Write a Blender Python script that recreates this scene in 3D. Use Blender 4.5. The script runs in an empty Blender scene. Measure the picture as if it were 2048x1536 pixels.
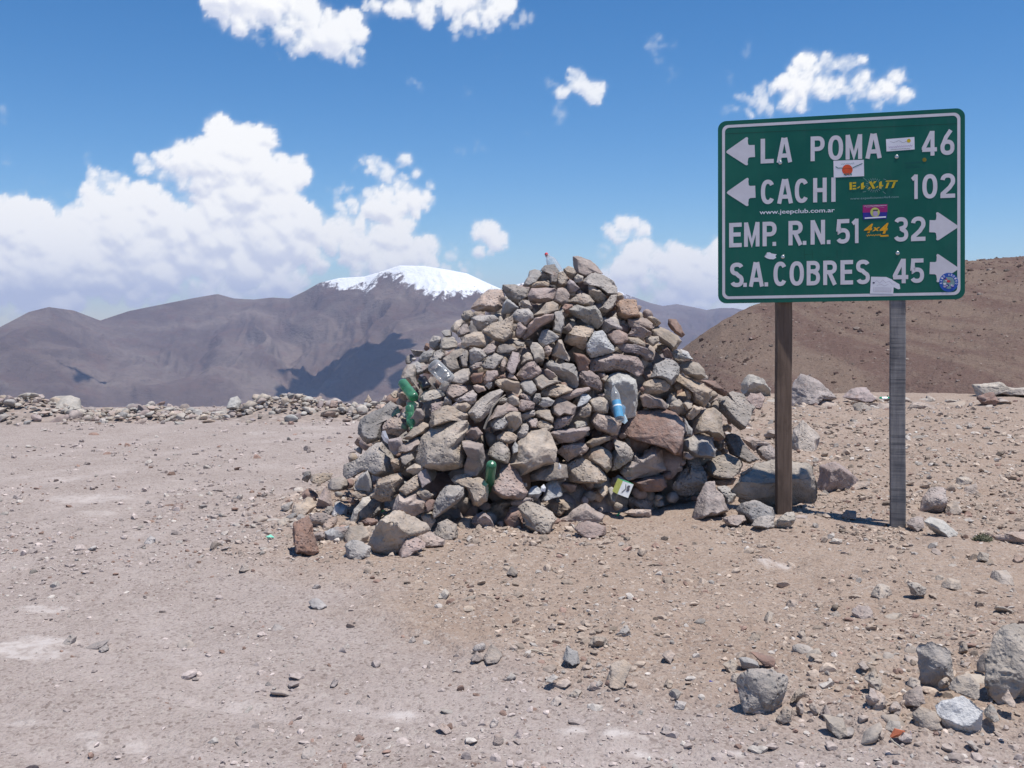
import bpy, math, random
import numpy as np
from mathutils import Vector, Matrix
random.seed(7)
rng = np.random.default_rng(7)
sc = bpy.context.scene
C = sc.collection
R = math.radians

# ------------------------------------------------------------ camera
F_PX = 2048.0                       # focal length in photograph pixels (frame 2048 x 1536)
EYE = np.array([0.0, 0.0, 1.6])
PITCH = math.atan((768 - 640) / F_PX)
cam_d = bpy.data.cameras.new('camera'); cam = bpy.data.objects.new('camera', cam_d); C.objects.link(cam)
cam_d.sensor_width = 36; cam_d.lens = 36; cam_d.clip_start = 0.05; cam_d.clip_end = 60000
cam.location = EYE; cam.rotation_euler = (math.pi / 2 - PITCH, 0, 0)
sc.camera = cam
RT = np.array([1.0, 0, 0]); FW = np.array([0, math.cos(PITCH), -math.sin(PITCH)]); UP = np.array([0, math.sin(PITCH), math.cos(PITCH)])

def ray(px, py):
    return RT * ((px - 1024) / F_PX) + UP * (-(py - 768) / F_PX) + FW      # one metre of depth
def at(px, py, depth):
    return EYE + ray(px, py) * depth
def on_ground(px, py, z=0.0):
    d = ray(px, py); return EYE + d * ((z - EYE[2]) / d[2])

# ------------------------------------------------------------ sun, sky and exposure
SUN = np.array([0.235, -0.10, 0.967]); SUN /= np.linalg.norm(SUN)
sun_d = bpy.data.lights.new('sun', 'SUN'); sun = bpy.data.objects.new('sun', sun_d); C.objects.link(sun)
sun_d.energy = 4.6; sun_d.angle = R(0.53); sun_d.color = (1.0, 0.96, 0.90)
sun.rotation_euler = Vector(SUN).to_track_quat('Z', 'Y').to_euler()
sun.location = (0, 0, 60)
vs = sc.view_settings
vs.view_transform = 'Standard'; vs.look = 'None'; vs.gamma = 1.0; vs.use_curve_mapping = False
vs.exposure = 0.20
sc.cycles.max_bounces = 5; sc.cycles.transparent_max_bounces = 16; sc.cycles.volume_bounces = 0
sc.cycles.volume_step_rate = 1.0

world = bpy.data.worlds.new('World'); sc.world = world; world.use_nodes = True
wt = world.node_tree; wt.nodes.clear()

class NT:
    """small helper to wire nodes"""
    def __init__(s, tree): s.t = tree
    def n(s, kind, **kw):
        nd = s.t.nodes.new(kind)
        for k, v in kw.items(): setattr(nd, k, v)
        return nd
    def link(s, a, b): s.t.links.new(a, b)
    def _in(s, sock, v):
        if v is None: return
        if hasattr(v, 'is_output') or hasattr(v, 'links'): s.link(v, sock)
        else: sock.default_value = v
    def math(s, op, a, b=None, c=None, clamp=False):
        nd = s.n('ShaderNodeMath', operation=op); nd.use_clamp = clamp
        s._in(nd.inputs[0], a); s._in(nd.inputs[1], b); s._in(nd.inputs[2], c)
        return nd.outputs[0]
    def vec(s, op, a, b=None):
        nd = s.n('ShaderNodeVectorMath', operation=op)
        s._in(nd.inputs[0], a); s._in(nd.inputs[1], b)
        return nd.outputs['Value'] if op in ('LENGTH', 'DOT_PRODUCT', 'DISTANCE') else nd.outputs[0]
    def ramp(s, v, lo, hi, a=0.0, b=1.0, smooth=True):
        nd = s.n('ShaderNodeMapRange'); nd.interpolation_type = 'SMOOTHSTEP' if smooth else 'LINEAR'; nd.clamp = True
        s._in(nd.inputs[0], v)
        for i, x in zip((1, 2, 3, 4), (lo, hi, a, b)): s._in(nd.inputs[i], x)
        return nd.outputs[0]
    def noise(s, v, scale, detail=4, rough=0.55, dist=0.0, out=0):
        nd = s.n('ShaderNodeTexNoise'); s._in(nd.inputs['Vector'], v)
        nd.inputs['Scale'].default_value = scale; nd.inputs['Detail'].default_value = detail
        nd.inputs['Roughness'].default_value = rough; nd.inputs['Distortion'].default_value = dist
        return nd.outputs[out]
    def voronoi(s, v, scale, feature='F1', out=0, rand=1.0):
        nd = s.n('ShaderNodeTexVoronoi', feature=feature); s._in(nd.inputs['Vector'], v)
        nd.inputs['Scale'].default_value = scale; nd.inputs['Randomness'].default_value = rand
        return nd.outputs[out]
    def mix(s, f, a, b, mode='MIX'):
        nd = s.n('ShaderNodeMix', data_type='RGBA', blend_type=mode)
        s._in(nd.inputs[0], f); s._in(nd.inputs[6], a); s._in(nd.inputs[7], b)
        return nd.outputs[2]
    def comb(s, x, y, z):
        nd = s.n('ShaderNodeCombineXYZ')
        for i, v in enumerate((x, y, z)): s._in(nd.inputs[i], v)
        return nd.outputs[0]

def build_world():
    w = NT(wt)
    sky = w.n('ShaderNodeTexSky', sky_type='NISHITA'); sky.sun_disc = False
    sky.sun_elevation = math.asin(SUN[2]); sky.sun_rotation = math.atan2(SUN[0], SUN[1])
    sky.altitude = 3000; sky.air_density = 1.15; sky.dust_density = 0.5; sky.ozone_density = 3.0
    bg = w.n('ShaderNodeBackground'); bg.inputs[1].default_value = SKY_STRENGTH
    hs = w.n('ShaderNodeHueSaturation'); hs.inputs['Saturation'].default_value = SKY_SAT; w.link(sky.outputs[0], hs.inputs['Color']); w.link(hs.outputs[0], bg.inputs[0])
    out = w.n('ShaderNodeOutputWorld'); w.link(bg.outputs[0], out.inputs[0])
SKY_STRENGTH = 0.112
SKY_SAT = 1.32
CLOUD_STRENGTH = 0.93
build_world()

# ------------------------------------------------------------ numeric helpers
def _hash(ix, iy, iz, seed):
    h = (ix.astype(np.int64) * 374761393 + iy.astype(np.int64) * 668265263 + iz.astype(np.int64) * 2147483647 + seed * 974711) & 0xffffffff
    h = ((h ^ (h >> 13)) * 1274126177) & 0xffffffff
    h = ((h ^ (h >> 16)) * 2246822519) & 0xffffffff
    return ((h ^ (h >> 15)) & 0xffff) / 65535.0
def vnoise(P, seed=0):
    P = np.asarray(P, float); i = np.floor(P).astype(np.int64); f = P - i
    u = f * f * f * (f * (f * 6 - 15) + 10)
    r = 0
    for dx in (0, 1):
        for dy in (0, 1):
            for dz in (0, 1):
                w = (u[:, 0] if dx else 1 - u[:, 0]) * (u[:, 1] if dy else 1 - u[:, 1]) * (u[:, 2] if dz else 1 - u[:, 2])
                r = r + w * _hash(i[:, 0] + dx, i[:, 1] + dy, i[:, 2] + dz, seed)
    return r * 2 - 1
def fbm(P, octv=4, seed=0, gain=.5, lac=2.03):
    a = 1.0; s = 0; t = 0; Q = np.asarray(P, float)
    for o in range(octv):
        s = s + a * vnoise(Q, seed + o * 17); t += a; a *= gain; Q = Q * lac + 11.3
    return s / t
def sstep(x, a, b):
    t = np.clip((x - a) / (b - a), 0, 1); return t * t * (3 - 2 * t)
def xyz(x, y, z=0): return np.stack([np.asarray(x, float), np.asarray(y, float), np.zeros_like(np.asarray(x, float)) + z], 1)

def mesh_np(name, V, F, smooth=True, cols=None, attrs=None):
    """V (n,3), F (m,3) or (m,4)"""
    V = np.asarray(V, np.float32); F = np.asarray(F, np.int32); k = F.shape[1]
    me = bpy.data.meshes.new(name)
    me.vertices.add(len(V)); me.vertices.foreach_set('co', V.ravel())
    me.loops.add(F.size); me.loops.foreach_set('vertex_index', F.ravel())
    me.polygons.add(len(F)); me.polygons.foreach_set('loop_start', np.arange(0, F.size, k, dtype=np.int32))
    me.update(calc_edges=True)
    me.polygons.foreach_set('use_smooth', np.full(len(F), smooth, bool))
    if cols is not None:
        a = me.color_attributes.new('Col', 'FLOAT_COLOR', 'POINT'); c4 = np.ones((len(V), 4), np.float32); c4[:, :3] = cols
        a.data.foreach_set('color', c4.ravel())
    for nm, val in (attrs or {}).items():
        a = me.attributes.new(nm, 'FLOAT', 'POINT'); a.data.foreach_set('value', np.asarray(val, np.float32))
    me.validate(); return me
def link(name, me, mat=None, parent=None, loc=None):
    o = bpy.data.objects.new(name, me); C.objects.link(o)
    if mat is not None and not me.materials: me.materials.append(mat)
    if parent is not None: o.parent = parent
    if loc is not None: o.location = loc
    return o
def tag(o, label=None, cat=None, group=None, kind=None):
    if label: o['label'] = label
    if cat: o['category'] = cat
    if group: o['group'] = group
    if kind: o['kind'] = kind
    return o
def empty(name, loc):
    o = bpy.data.objects.new(name, None); C.objects.link(o); o.location = loc; o.empty_display_size = .2; return o
def ico(sub):
    t = (1 + 5 ** .5) / 2
    V = [(-1, t, 0), (1, t, 0), (-1, -t, 0), (1, -t, 0), (0, -1, t), (0, 1, t), (0, -1, -t), (0, 1, -t), (t, 0, -1), (t, 0, 1), (-t, 0, -1), (-t, 0, 1)]
    F = [(0, 11, 5), (0, 5, 1), (0, 1, 7), (0, 7, 10), (0, 10, 11), (1, 5, 9), (5, 11, 4), (11, 10, 2), (10, 7, 6), (7, 1, 8), (3, 9, 4), (3, 4, 2), (3, 2, 6), (3, 6, 8), (3, 8, 9), (4, 9, 5), (2, 4, 11), (6, 2, 10), (8, 6, 7), (9, 8, 1)]
    V = [np.array(v) / np.linalg.norm(v) for v in V]
    for _ in range(sub):
        c = {}; G = []
        def mid(a, b):
            k = (min(a, b), max(a, b))
            if k not in c:
                m = V[a] + V[b]; V.append(m / np.linalg.norm(m)); c[k] = len(V) - 1
            return c[k]
        for a, b, d in F:
            x, y, z = mid(a, b), mid(b, d), mid(d, a); G += [(a, x, z), (b, y, x), (d, z, y), (x, y, z)]
        F = G
    return np.array(V), np.array(F)
ICO = {i: ico(i) for i in (0, 1, 2, 3, 4)}

# ------------------------------------------------------------ materials
def new_mat(name):
    m = bpy.data.materials.new(name); m.use_nodes = True; m.node_tree.nodes.clear(); return m, NT(m.node_tree)
def finish(w, base, rough=.9, bump=None, strength=.5, dist=.01, spec=.25, metal=0.0, extra=None):
    b = w.n('ShaderNodeBsdfPrincipled'); w._in(b.inputs['Base Color'], base); w._in(b.inputs['Roughness'], rough)
    b.inputs['Specular IOR Level'].default_value = spec; b.inputs['Metallic'].default_value = metal
    if bump is not None:
        bp = w.n('ShaderNodeBump'); bp.inputs['Strength'].default_value = strength; bp.inputs['Distance'].default_value = dist
        w._in(bp.inputs['Height'], bump); w.link(bp.outputs[0], b.inputs['Normal'])
    o = w.n('ShaderNodeOutputMaterial'); w.link((extra or b).outputs[0], o.inputs[0]); return b
def plain(name, col, rough=.6, spec=.3, metal=0.0, var=.12, scale=30):
    m, w = new_mat(name); tc = w.n('ShaderNodeTexCoord')
    n = w.noise(tc.outputs['Object'], scale, 5, .6)
    c = w.mix(w.ramp(n, .3, .75), tuple(x * (1 - var) for x in col) + (1,), tuple(min(1, x * (1 + var)) for x in col) + (1,))
    finish(w, c, rough, n, .15, .002, spec, metal); return m

def rock_nodes(w, base, coord, s=1.0, rnd=None):
    """mottling, lichen, iron stain and pitting on volcanic rock"""
    n1 = w.noise(coord, 5 * s, 6, .62, .4); n2 = w.noise(coord, 24 * s, 5, .6); n3 = w.noise(coord, 90 * s, 3, .6)
    hsv = w.n('ShaderNodeHueSaturation'); w._in(hsv.inputs['Color'], base)
    w._in(hsv.inputs['Value'], w.math('ADD', w.ramp(n1, .25, .8, .68, 1.26), w.math('MULTIPLY', w.math('SUBTRACT', n2, .5), .55)))
    w._in(hsv.inputs['Saturation'], w.ramp(n2, .3, .7, .85, 1.15))
    c = w.mix(w.ramp(w.noise(coord, 3.1 * s, 5, .6), .57, .72, 0, .55), hsv.outputs[0], (.49, .425, .385, 1))          # dust and pale crust
    c = w.mix(w.ramp(w.noise(coord, 4.3 * s, 5, .65), .60, .74, 0, .45), c, (.28, .165, .120, 1))                   # iron stain
    spk = w.ramp(w.voronoi(coord, 62 * s), .0, .30, 1, 0)
    c = w.mix(w.math('MULTIPLY', w.math('MULTIPLY', spk, w.ramp(n1, .42, .62, 0, .75)), 1.0 if rnd is None else w.ramp(rnd, .2, .9, .1, 1.0)), c, (.085, .072, .064, 1))                          # vesicles
    pits = w.ramp(w.voronoi(w.vec('ADD', coord, (3.1, 1.7, .4)), 34 * s), .05, .42)
    hgt = w.math('ADD', w.math('ADD', w.math('MULTIPLY', n1, 1.6), w.math('MULTIPLY', n2, .8)), w.math('ADD', w.math('MULTIPLY', n3, .25), w.math('MULTIPLY', pits, .32 if rnd is None else w.ramp(rnd, .2, .9, .05, .7))))
    return c, hgt
def make_rock():
    m, w = new_mat('volcanic_rock'); tc = w.n('ShaderNodeTexCoord'); oi = w.n('ShaderNodeObjectInfo')
    co = w.vec('ADD', tc.outputs['Object'], w.vec('MULTIPLY', oi.outputs['Location'], (7.3, 5.1, 9.7)))
    c, hgt = rock_nodes(w, oi.outputs['Color'], co, 1.0, oi.outputs['Random']); finish(w, c, .93, hgt, 1.0, .018, .15); return m
def make_cobble():
    m, w = new_mat('loose_rock'); tc = w.n('ShaderNodeTexCoord'); oi = w.n('ShaderNodeObjectInfo')      # for shared unit meshes scaled down
    co = w.vec('ADD', w.vec('MULTIPLY', tc.outputs['Object'], (.06, .06, .06)), w.vec('MULTIPLY', oi.outputs['Location'], (7.3, 5.1, 9.7)))
    c, hgt = rock_nodes(w, oi.outputs['Color'], co, 1.3, oi.outputs['Random']); finish(w, c, .94, hgt, .6, .010, .12); return m
def make_rubble():
    m, w = new_mat('rubble'); tc = w.n('ShaderNodeTexCoord'); at_ = w.n('ShaderNodeAttribute', attribute_name='Col')
    c, hgt = rock_nodes(w, at_.outputs['Color'], tc.outputs['Object'], 1.6); finish(w, c, .95, hgt, .7, .006, .12); return m
M_ROCK = make_rock(); M_COBBLE = make_cobble(); M_RUBBLE = make_rubble()
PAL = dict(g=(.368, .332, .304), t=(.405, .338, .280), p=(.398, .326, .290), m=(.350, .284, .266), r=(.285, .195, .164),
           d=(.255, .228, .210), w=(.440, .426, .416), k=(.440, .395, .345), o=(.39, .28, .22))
# ------------------------------------------------------------ the ground
XB_Y = [2.0, 3.6, 4.15, 4.43, 5.37, 6.7, 8, 9.1, 11, 14, 20, 40]
XB_X = [3.5, 1.9, .46, -.16, -.85, -1.7, -2.2, -2.3, -1.2, 0, .5, .5]
def soil_mask(x, y):
    q = xyz(x, y); n = fbm(q * .9, 3, 5) * .8 + fbm(q * 4, 3, 6) * .35
    return sstep(x - np.interp(y, XB_Y, XB_X) + n, -.55, .75)
def edge_y(x):
    return 18.6 + sstep(x, 0, 5) * 2.6 + .5 * np.sin(x * .35) + np.abs(x) * .02
def ground_z(x, y, fine=True):
    x = np.asarray(x, float); y = np.asarray(y, float); q = xyz(x, y)
    r = np.hypot(x, y)
    z = .035 * fbm(q * .35, 3, 1) + .018 * fbm(q * 1.3, 3, 2)
    s = soil_mask(x, y); z = z + .035 * sstep(s + .35 * fbm(q * 2.6, 3, 19), .15, .75)
    if fine:
        z = z + (.011 + .017 * s) * fbm(q * 5, 4, 3) * (r < 26)
        z = z + (.006 + .006 * s) * fbm(q * 21, 3, 4) * (r < 13)
    # a low bank of broken ground at the right front and a swell at the right post
    ru = sstep(x, .8, 2.6) * sstep(y, 20, 17); z = z + ru * (.05 * fbm(q * 1.9, 4, 8) + .04 * fbm(q * .7, 2, 12) + .05 * sstep(y, 8, 12) * fbm(q * 3.2, 3, 14))
    z = z - .012 * track_mask(x, y) * (r < 16)
    z = z + .10 * np.exp(-(((x - 2.3) / .75) ** 2 + ((y - 4.55) / .6) ** 2)) + .05 * np.exp(-(((x - 1.9) / .5) ** 2 + ((y - 8.5) / .6) ** 2))
    wp = np.exp(-(((x - 2.96) / .45) ** 2 + ((y - 7.85) / .45) ** 2)); z = z * (1 - wp) + wp * .0
    wp = np.exp(-(((x - 2.17) / .3) ** 2 + ((y - 8.05) / .3) ** 2)); z = z * (1 - wp) + wp * .055
    over = np.maximum(0, y - edge_y(x)); z = z - .06 * over ** 1.7 * (over < 1e9) * np.where(over > 8, (8 / np.maximum(over, 1e-3)) ** .7, 1)
    return z
def pale_mask(x, y):
    m = np.zeros_like(np.asarray(x, float)); q = xyz(x, y); n = fbm(q * 9, 4, 31)
    for px, py, hw, hh, st in PALE:
        c = on_ground(px, py); dx = hw / F_PX * c[1]; dy = abs(on_ground(px, py - hh)[1] - on_ground(px, py + hh)[1]) / 2
        dd = np.hypot((x - c[0]) / dx, (y - c[1]) / dy); m = np.maximum(m, st * sstep(1.15 - dd + n * .75, 0, .5))
    return m
PALE = [(35, 1296, 95, 22, 1), (95, 1312, 60, 13, .9), (800, 1425, 38, 9, .9), (1150, 1457, 55, 10, 1), (1235, 1466, 45, 13, 1), (1270, 1499, 32, 8, .9), (1455, 1503, 45, 9, .9),
        (180, 998, 75, 9, .6), (75, 1222, 48, 9, .7), (60, 1447, 40, 9, .5), (185, 1488, 28, 12, .8), (268, 1487, 24, 14, .5), (1540, 1137, 32, 9, .9), (170, 1470, 34, 8, .5),
        (265, 1486, 20, 12, .5), (480, 1405, 45, 10, .4), (130, 960, 45, 5, .4), (200, 1030, 40, 6, .4), (520, 865, 30, 5, .4), (630, 855, 40, 4, .35), (460, 1410, 60, 8, .35), (1690, 855, 30, 4, .5)]
def track_mask(x, y):
    d = np.interp(y, XB_Y, XB_X) - x; q = xyz(x, y); n = .18 * fbm(q * .8, 3, 33); m = np.zeros_like(d)
    for c, w_ in ((.75, .16), (1.15, .10), (2.05, .17), (2.5, .12), (3.6, .2), (4.1, .14)): m = np.maximum(m, np.exp(-((d * .75 - c + n) / w_) ** 2))
    return m * sstep(fbm(q * 1.7, 3, 34), -.5, .4) * sstep(y, 22, 12)
def build_ground():
    fineaz = np.radians(np.arange(-36, 36.01, .16)); rest = np.radians(np.arange(40, 320.1, 4.0))
    az = np.concatenate([fineaz, rest]); n = len(az)
    rad = [0.4, 1.0, 1.8]; r = 2.6
    while r < 24: rad.append(r); r *= 1.0062 if r > 3 else 1.03
    while r < 75: rad.append(r); r *= 1.06
    rad = np.array(rad)
    A, Rr = np.meshgrid(az, rad); x = (np.sin(A) * Rr).ravel(); y = (np.cos(A) * Rr).ravel()
    z = ground_z(x, y); m = len(rad)
    i = np.arange(m - 1)[:, None] * n; j = np.arange(n)[None, :]; j2 = (j + 1) % n
    F = np.stack([i + j, i + j2, i + n + j2, i + n + j], -1).reshape(-1, 4)[:, ::-1]
    me = mesh_np('ground', np.stack([x, y, z], 1), F, True, None, dict(soil=soil_mask(x, y), pale=pale_mask(x, y), track=track_mask(x, y)))
    mt, w = new_mat('gravel_ground'); tc = w.n('ShaderNodeTexCoord'); co = tc.outputs['Object']
    soil = w.n('ShaderNodeAttribute', attribute_name='soil').outputs['Fac']; pale = w.n('ShaderNodeAttribute', attribute_name='pale').outputs['Fac']
    n1 = w.noise(co, 1.6, 6, .6); n2 = w.noise(co, 11, 6, .65); n3 = w.noise(co, 70, 5, .7)
    road = w.mix(w.ramp(n1, .3, .72), (.325, .266, .238, 1), (.385, .322, .292, 1))
    earth = w.mix(w.ramp(n1, .3, .72), (.305, .224, .174, 1), (.360, .276, .220, 1))
    c = w.mix(soil, road, earth)
    c = w.mix(w.ramp(n2, .38, .72, 0, .5), c, w.mix(soil, (.425, .362, .330, 1), (.395, .314, .255, 1)))
    vo = w.n('ShaderNodeTexVoronoi'); w.link(co, vo.inputs['Vector']); vo.inputs['Scale'].default_value = 62
    cell = w.n('ShaderNodeSeparateColor'); w.link(vo.outputs['Color'], cell.inputs[0])
    c = w.mix(w.ramp(cell.outputs[0], .72, .95, 0, .55), c, (.43, .375, .33, 1)); c = w.mix(w.ramp(cell.outputs[1], .8, .97, 0, .6), c, (.16, .12, .105, 1))
    c = w.mix(w.math('MULTIPLY', w.ramp(n3, .50, .66, 0, .5), 1.0), c, (.19, .145, .12, 1))
    tk = w.n('ShaderNodeAttribute', attribute_name='track').outputs['Fac']; c = w.mix(w.math('MULTIPLY', tk, w.ramp(n2, .3, .7, .15, .55)), c, (.47, .405, .375, 1))
    c = w.mix(w.math('MULTIPLY', pale, w.ramp(n2, .32, .62, .10, .85)), c, (.50, .450, .420, 1))
    vo2 = w.voronoi(co, 31); 
    hgt = w.math('ADD', w.math('MULTIPLY', w.ramp(vo.outputs[0], 0, .55, 1, 0), .45), w.math('ADD', w.math('MULTIPLY', n3, .8), w.math('ADD', w.math('MULTIPLY', w.ramp(vo2, .05, .5, 1, 0), .5), n2)))
    hgt = w.math('MULTIPLY', hgt, w.math('SUBTRACT', 1, w.math('MULTIPLY', pale, .7)))
    finish(w, c, .96, hgt, .8, .012, .1)
    o = link('ground', me, mt); tag(o, kind='structure'); return o
GROUND = build_ground()

# ------------------------------------------------------------ far land: valley, massif with snow, hill
SKY = [(-900, 700), (-500, 668), (-150, 690), (0, 655), (60, 624), (100, 614), (150, 621), (202, 641), (260, 622), (330, 608), (390, 596), (437, 588), (470, 597), (510, 599), (545, 595), (580, 597),
       (610, 583), (640, 566), (680, 556), (730, 553), (765, 543), (800, 531), (850, 532), (900, 540), (935, 547), (975, 566), (1005, 579), (1040, 567), (1140, 548), (1235, 582), (1272, 596), (1300, 606), (1325, 612),
       (1352, 608), (1385, 614), (1412, 620), (1438, 616), (1465, 616), (1500, 622), (1620, 632), (2048, 645), (2600, 640), (3400, 660)]
def crest_el(px):
    k = np.array(SKY, float); return np.interp(px, k[:, 0], k[:, 1])
def build_far():
    px = np.concatenate([np.linspace(-1400, -60, 60), np.arange(-55, 1620, 2.6), np.linspace(1625, 4200, 120)])
    n = len(px); az = np.arctan((px - 1024) / F_PX)
    crest = np.array([ray(a, b) for a, b in zip(px, crest_el(px))]); slope = crest[:, 2] / np.hypot(crest[:, 0], crest[:, 1])
    Rc = 5200 + 3600 * sstep(px, 1010, 1200) + 500 * np.sin(px / 260.) - 500 * sstep(px, 260, 0)
    zc = EYE[2] + slope * Rc
    t = np.concatenate([np.linspace(0, .45, 26), np.linspace(.46, 1.0, 130), np.linspace(1.02, 1.5, 14)]); m = len(t)
    T, A = np.meshgrid(t, az, indexing='ij'); PXg = np.broadcast_to(px, T.shape); RC = np.broadcast_to(Rc, T.shape); ZC = np.broadcast_to(zc, T.shape)
    r = np.interp(T, [0, .15, .45, 1, 1.5], [0, 1, 2, 3, 4]);
    rr = np.where(r < 1, 58 + r * 540, np.where(r < 2, 598 + (r - 1) * (RC * .60 - 598), np.where(r < 3, RC * (.60 + .40 * (r - 2)), RC * (1 + .3 * (r - 3)))))
    base = np.where(r < 1, -18 - 220 * r ** .8, np.where(r < 2, -238 - 170 * (r - 1), 0))
    zl = -408.0
    k = np.clip(r - 2, 0, 1); ramp = k ** 1.15 * .62 + (k ** 3) * .38
    zz = np.where(r >= 2, zl + (ZC - zl) * ramp, base)
    zz = np.where(r > 3, ZC - (r - 3) * 500, zz)
    x = np.sin(A) * rr; y = np.cos(A) * rr
    q = xyz(x.ravel(), y.ravel()) / 1000.0
    wq = q + .35 * np.stack([fbm(q * 1.1, 3, 61), fbm(q * 1.1, 3, 62), np.zeros(len(q))], 1)
    rid = 1 - np.abs(fbm(wq * np.array([1.9, .9, 1]), 6, 41, .52)) * 2.2; gul = 1 - np.abs(fbm(wq * np.array([7.5, 2.6, 1]), 4, 47, .55)) * 2
    bump = fbm(wq * 5.5, 5, 44, .55)
    win = (np.sin(np.clip(k, 0, 1) * math.pi) ** .8).ravel() * (r.ravel() < 3)
    zz = zz.ravel() + win * (125 * rid - 36 + 26 * bump + 22 * gul) + (1 - win) * (r.ravel() > 2.7) * (r.ravel() < 3) * 0
    # the darker rounded spur that comes down on the left and the long spur in front of the massif
    el = (zz - EYE[2]) / rr.ravel(); lim = np.broadcast_to(slope, T.shape).ravel()
    zz = np.where((r.ravel() < 2.999) & (r.ravel() > 1.5), np.minimum(zz, EYE[2] + (lim - .0016) * rr.ravel()), zz)
    # snow: summit cap, with tongues down the gullies
    Pg = PXg.ravel(); pyx = 640 - el * F_PX
    line = np.interp(Pg, [600, 650, 690, 740, 760, 800, 850, 890, 960, 1000, 1030, 1045, 1140, 1230, 1268, 1300], [560, 566, 580, 578, 556, 560, 585, 592, 588, 588, 572, 580, 590, 592, 594, 560])
    zline = EYE[2] + (640 - line) / F_PX * rr.ravel()
    snow = (zz - zline) / 95 + .35 * fbm(q * np.array([16, 12, 1]), 4, 71, .6)
    snow = np.where((Pg < 600) | (Pg > 1300), -3, snow)
    i = np.arange(m - 1)[:, None] * n; j = np.arange(n - 1)[None, :]
    F = np.stack([i + j, i + j + 1, i + n + j + 1, i + n + j], -1).reshape(-1, 4)
    me = mesh_np('mountains', np.stack([x.ravel(), y.ravel(), zz], 1), F, True, None, dict(snow=snow))
    mt, w = new_mat('mountain_rock'); tc = w.n('ShaderNodeTexCoord'); co = w.vec('MULTIPLY', tc.outputs['Object'], (.001, .001, .001))
    sn = w.n('ShaderNodeAttribute', attribute_name='snow').outputs['Fac']
    n1 = w.noise(co, 1.7, 6, .6, .6); n2 = w.noise(co, 9, 6, .65); n3 = w.noise(w.vec('MULTIPLY', co, (1, 1, 3)), 38, 5, .7)
    c = w.mix(w.ramp(n1, .35, .68), (.112, .082, .072, 1), (.205, .162, .138, 1))
    c = w.mix(w.ramp(n2, .48, .68, 0, .5), c, (.150, .088, .070, 1)); c = w.mix(w.ramp(w.noise(co, 4, 5, .6), .55, .7, 0, .5), c, (.19, .162, .138, 1))
    c = w.mix(w.ramp(n3, .45, .7, 0, .5), c, (.095, .072, .066, 1))
    edge = w.math('ADD', sn, w.math('MULTIPLY', w.math('SUBTRACT', w.noise(w.vec('MULTIPLY', co, (1, .6, .6)), 30, 8, .74), .5), 2.2))
    s = w.ramp(edge, -.05, .22)
    c = w.mix(s, c, (.86, .87, .89, 1))
    finish(w, c, .95, w.math('ADD', n2, w.math('MULTIPLY', n3, .4)), .6, 30, .05)
    o = link('mountains', me, mt); tag(o, kind='structure'); return o
build_far()

HILL = [(1000, 1080), (1150, 905), (1250, 800), (1330, 725), (1372, 690), (1440, 641), (1500, 611), (1560, 590), (1700, 562), (1850, 538), (1935, 525), (2048, 513), (2300, 498), (2800, 490), (4200, 470)]
def hill_rz(px, t):
    k = np.array(HILL, float); py = np.interp(px, k[:, 0], k[:, 1]); sl = (640 - py) / F_PX * np.cos(np.arctan((px - 1024) / F_PX))
    rc = 92 + 30 * sstep(px, 1300, 2048); zc = EYE[2] + sl * rc
    r = 33 + (rc - 33) * np.minimum(t, 1) + np.maximum(0, t - 1) * 60
    lo = -7.5 + 2.0 * sstep(px, 1500, 2100)
    z = np.where(t <= 1, lo + (zc - lo) * (1 - (1 - np.minimum(t, 1)) ** 1.25), zc - (t - 1) * 22)
    return r, z
def build_hill():
    px = np.concatenate([np.linspace(980, 1290, 40), np.arange(1295, 2120, 2.5), np.linspace(2130, 5200, 90)]); t = np.concatenate([np.linspace(0, 1, 190), np.linspace(1.03, 1.6, 12)])
    T, P = np.meshgrid(t, px, indexing='ij'); r, z = hill_rz(P, T); a = np.arctan((P - 1024) / F_PX)
    x = (np.sin(a) * r).ravel(); y = (np.cos(a) * r).ravel(); z = z.ravel(); q = xyz(x, y)
    win = (1 - sstep(T, .9, 1.0)).ravel() * .8 + .2
    z = z + win * (1.1 * fbm(q * .05, 3, 81) + .4 * fbm(q * .22, 4, 82)) + .10 * fbm(q * 1.3, 4, 83) + .05 * fbm(q * 4.0, 2, 84)
    n, m = len(px), len(t); i = np.arange(m - 1)[:, None] * n; j = np.arange(n - 1)[None, :]
    F = np.stack([i + j, i + j + 1, i + n + j + 1, i + n + j], -1).reshape(-1, 4)
    me = mesh_np('hillside', np.stack([x, y, z], 1), F, True)
    mt, w = new_mat('scree'); tc = w.n('ShaderNodeTexCoord'); co = tc.outputs['Object']
    st = w.n('ShaderNodeMapping'); st.inputs['Rotation'].default_value = (0, 0, R(-38)); st.inputs['Scale'].default_value = (1, .16, 1); w.link(co, st.inputs[0])
    n1 = w.noise(st.outputs[0], .16, 7, .62, .8); n2 = w.noise(co, 1.1, 6, .7); n3 = w.noise(co, 4.2, 4, .7)
    c = w.mix(w.ramp(n1, .44, .58), (.160, .106, .090, 1), (.210, .153, .122, 1))
    c = w.mix(w.ramp(n2, .45, .75, 0, .5), c, (.235, .185, .150, 1)); c = w.mix(w.ramp(n3, .55, .72, 0, .8), c, (.085, .058, .050, 1))
    c = w.mix(w.ramp(w.voronoi(co, 1.3), .05, .16, .6, 0), c, (.28, .235, .20, 1))
    finish(w, c, .96, w.math('ADD', w.math('MULTIPLY', n2, .8), n3), .9, .25, .05)
    o = link('hillside', me, mt); tag(o, kind='structure'); return o
build_hill()


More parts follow.
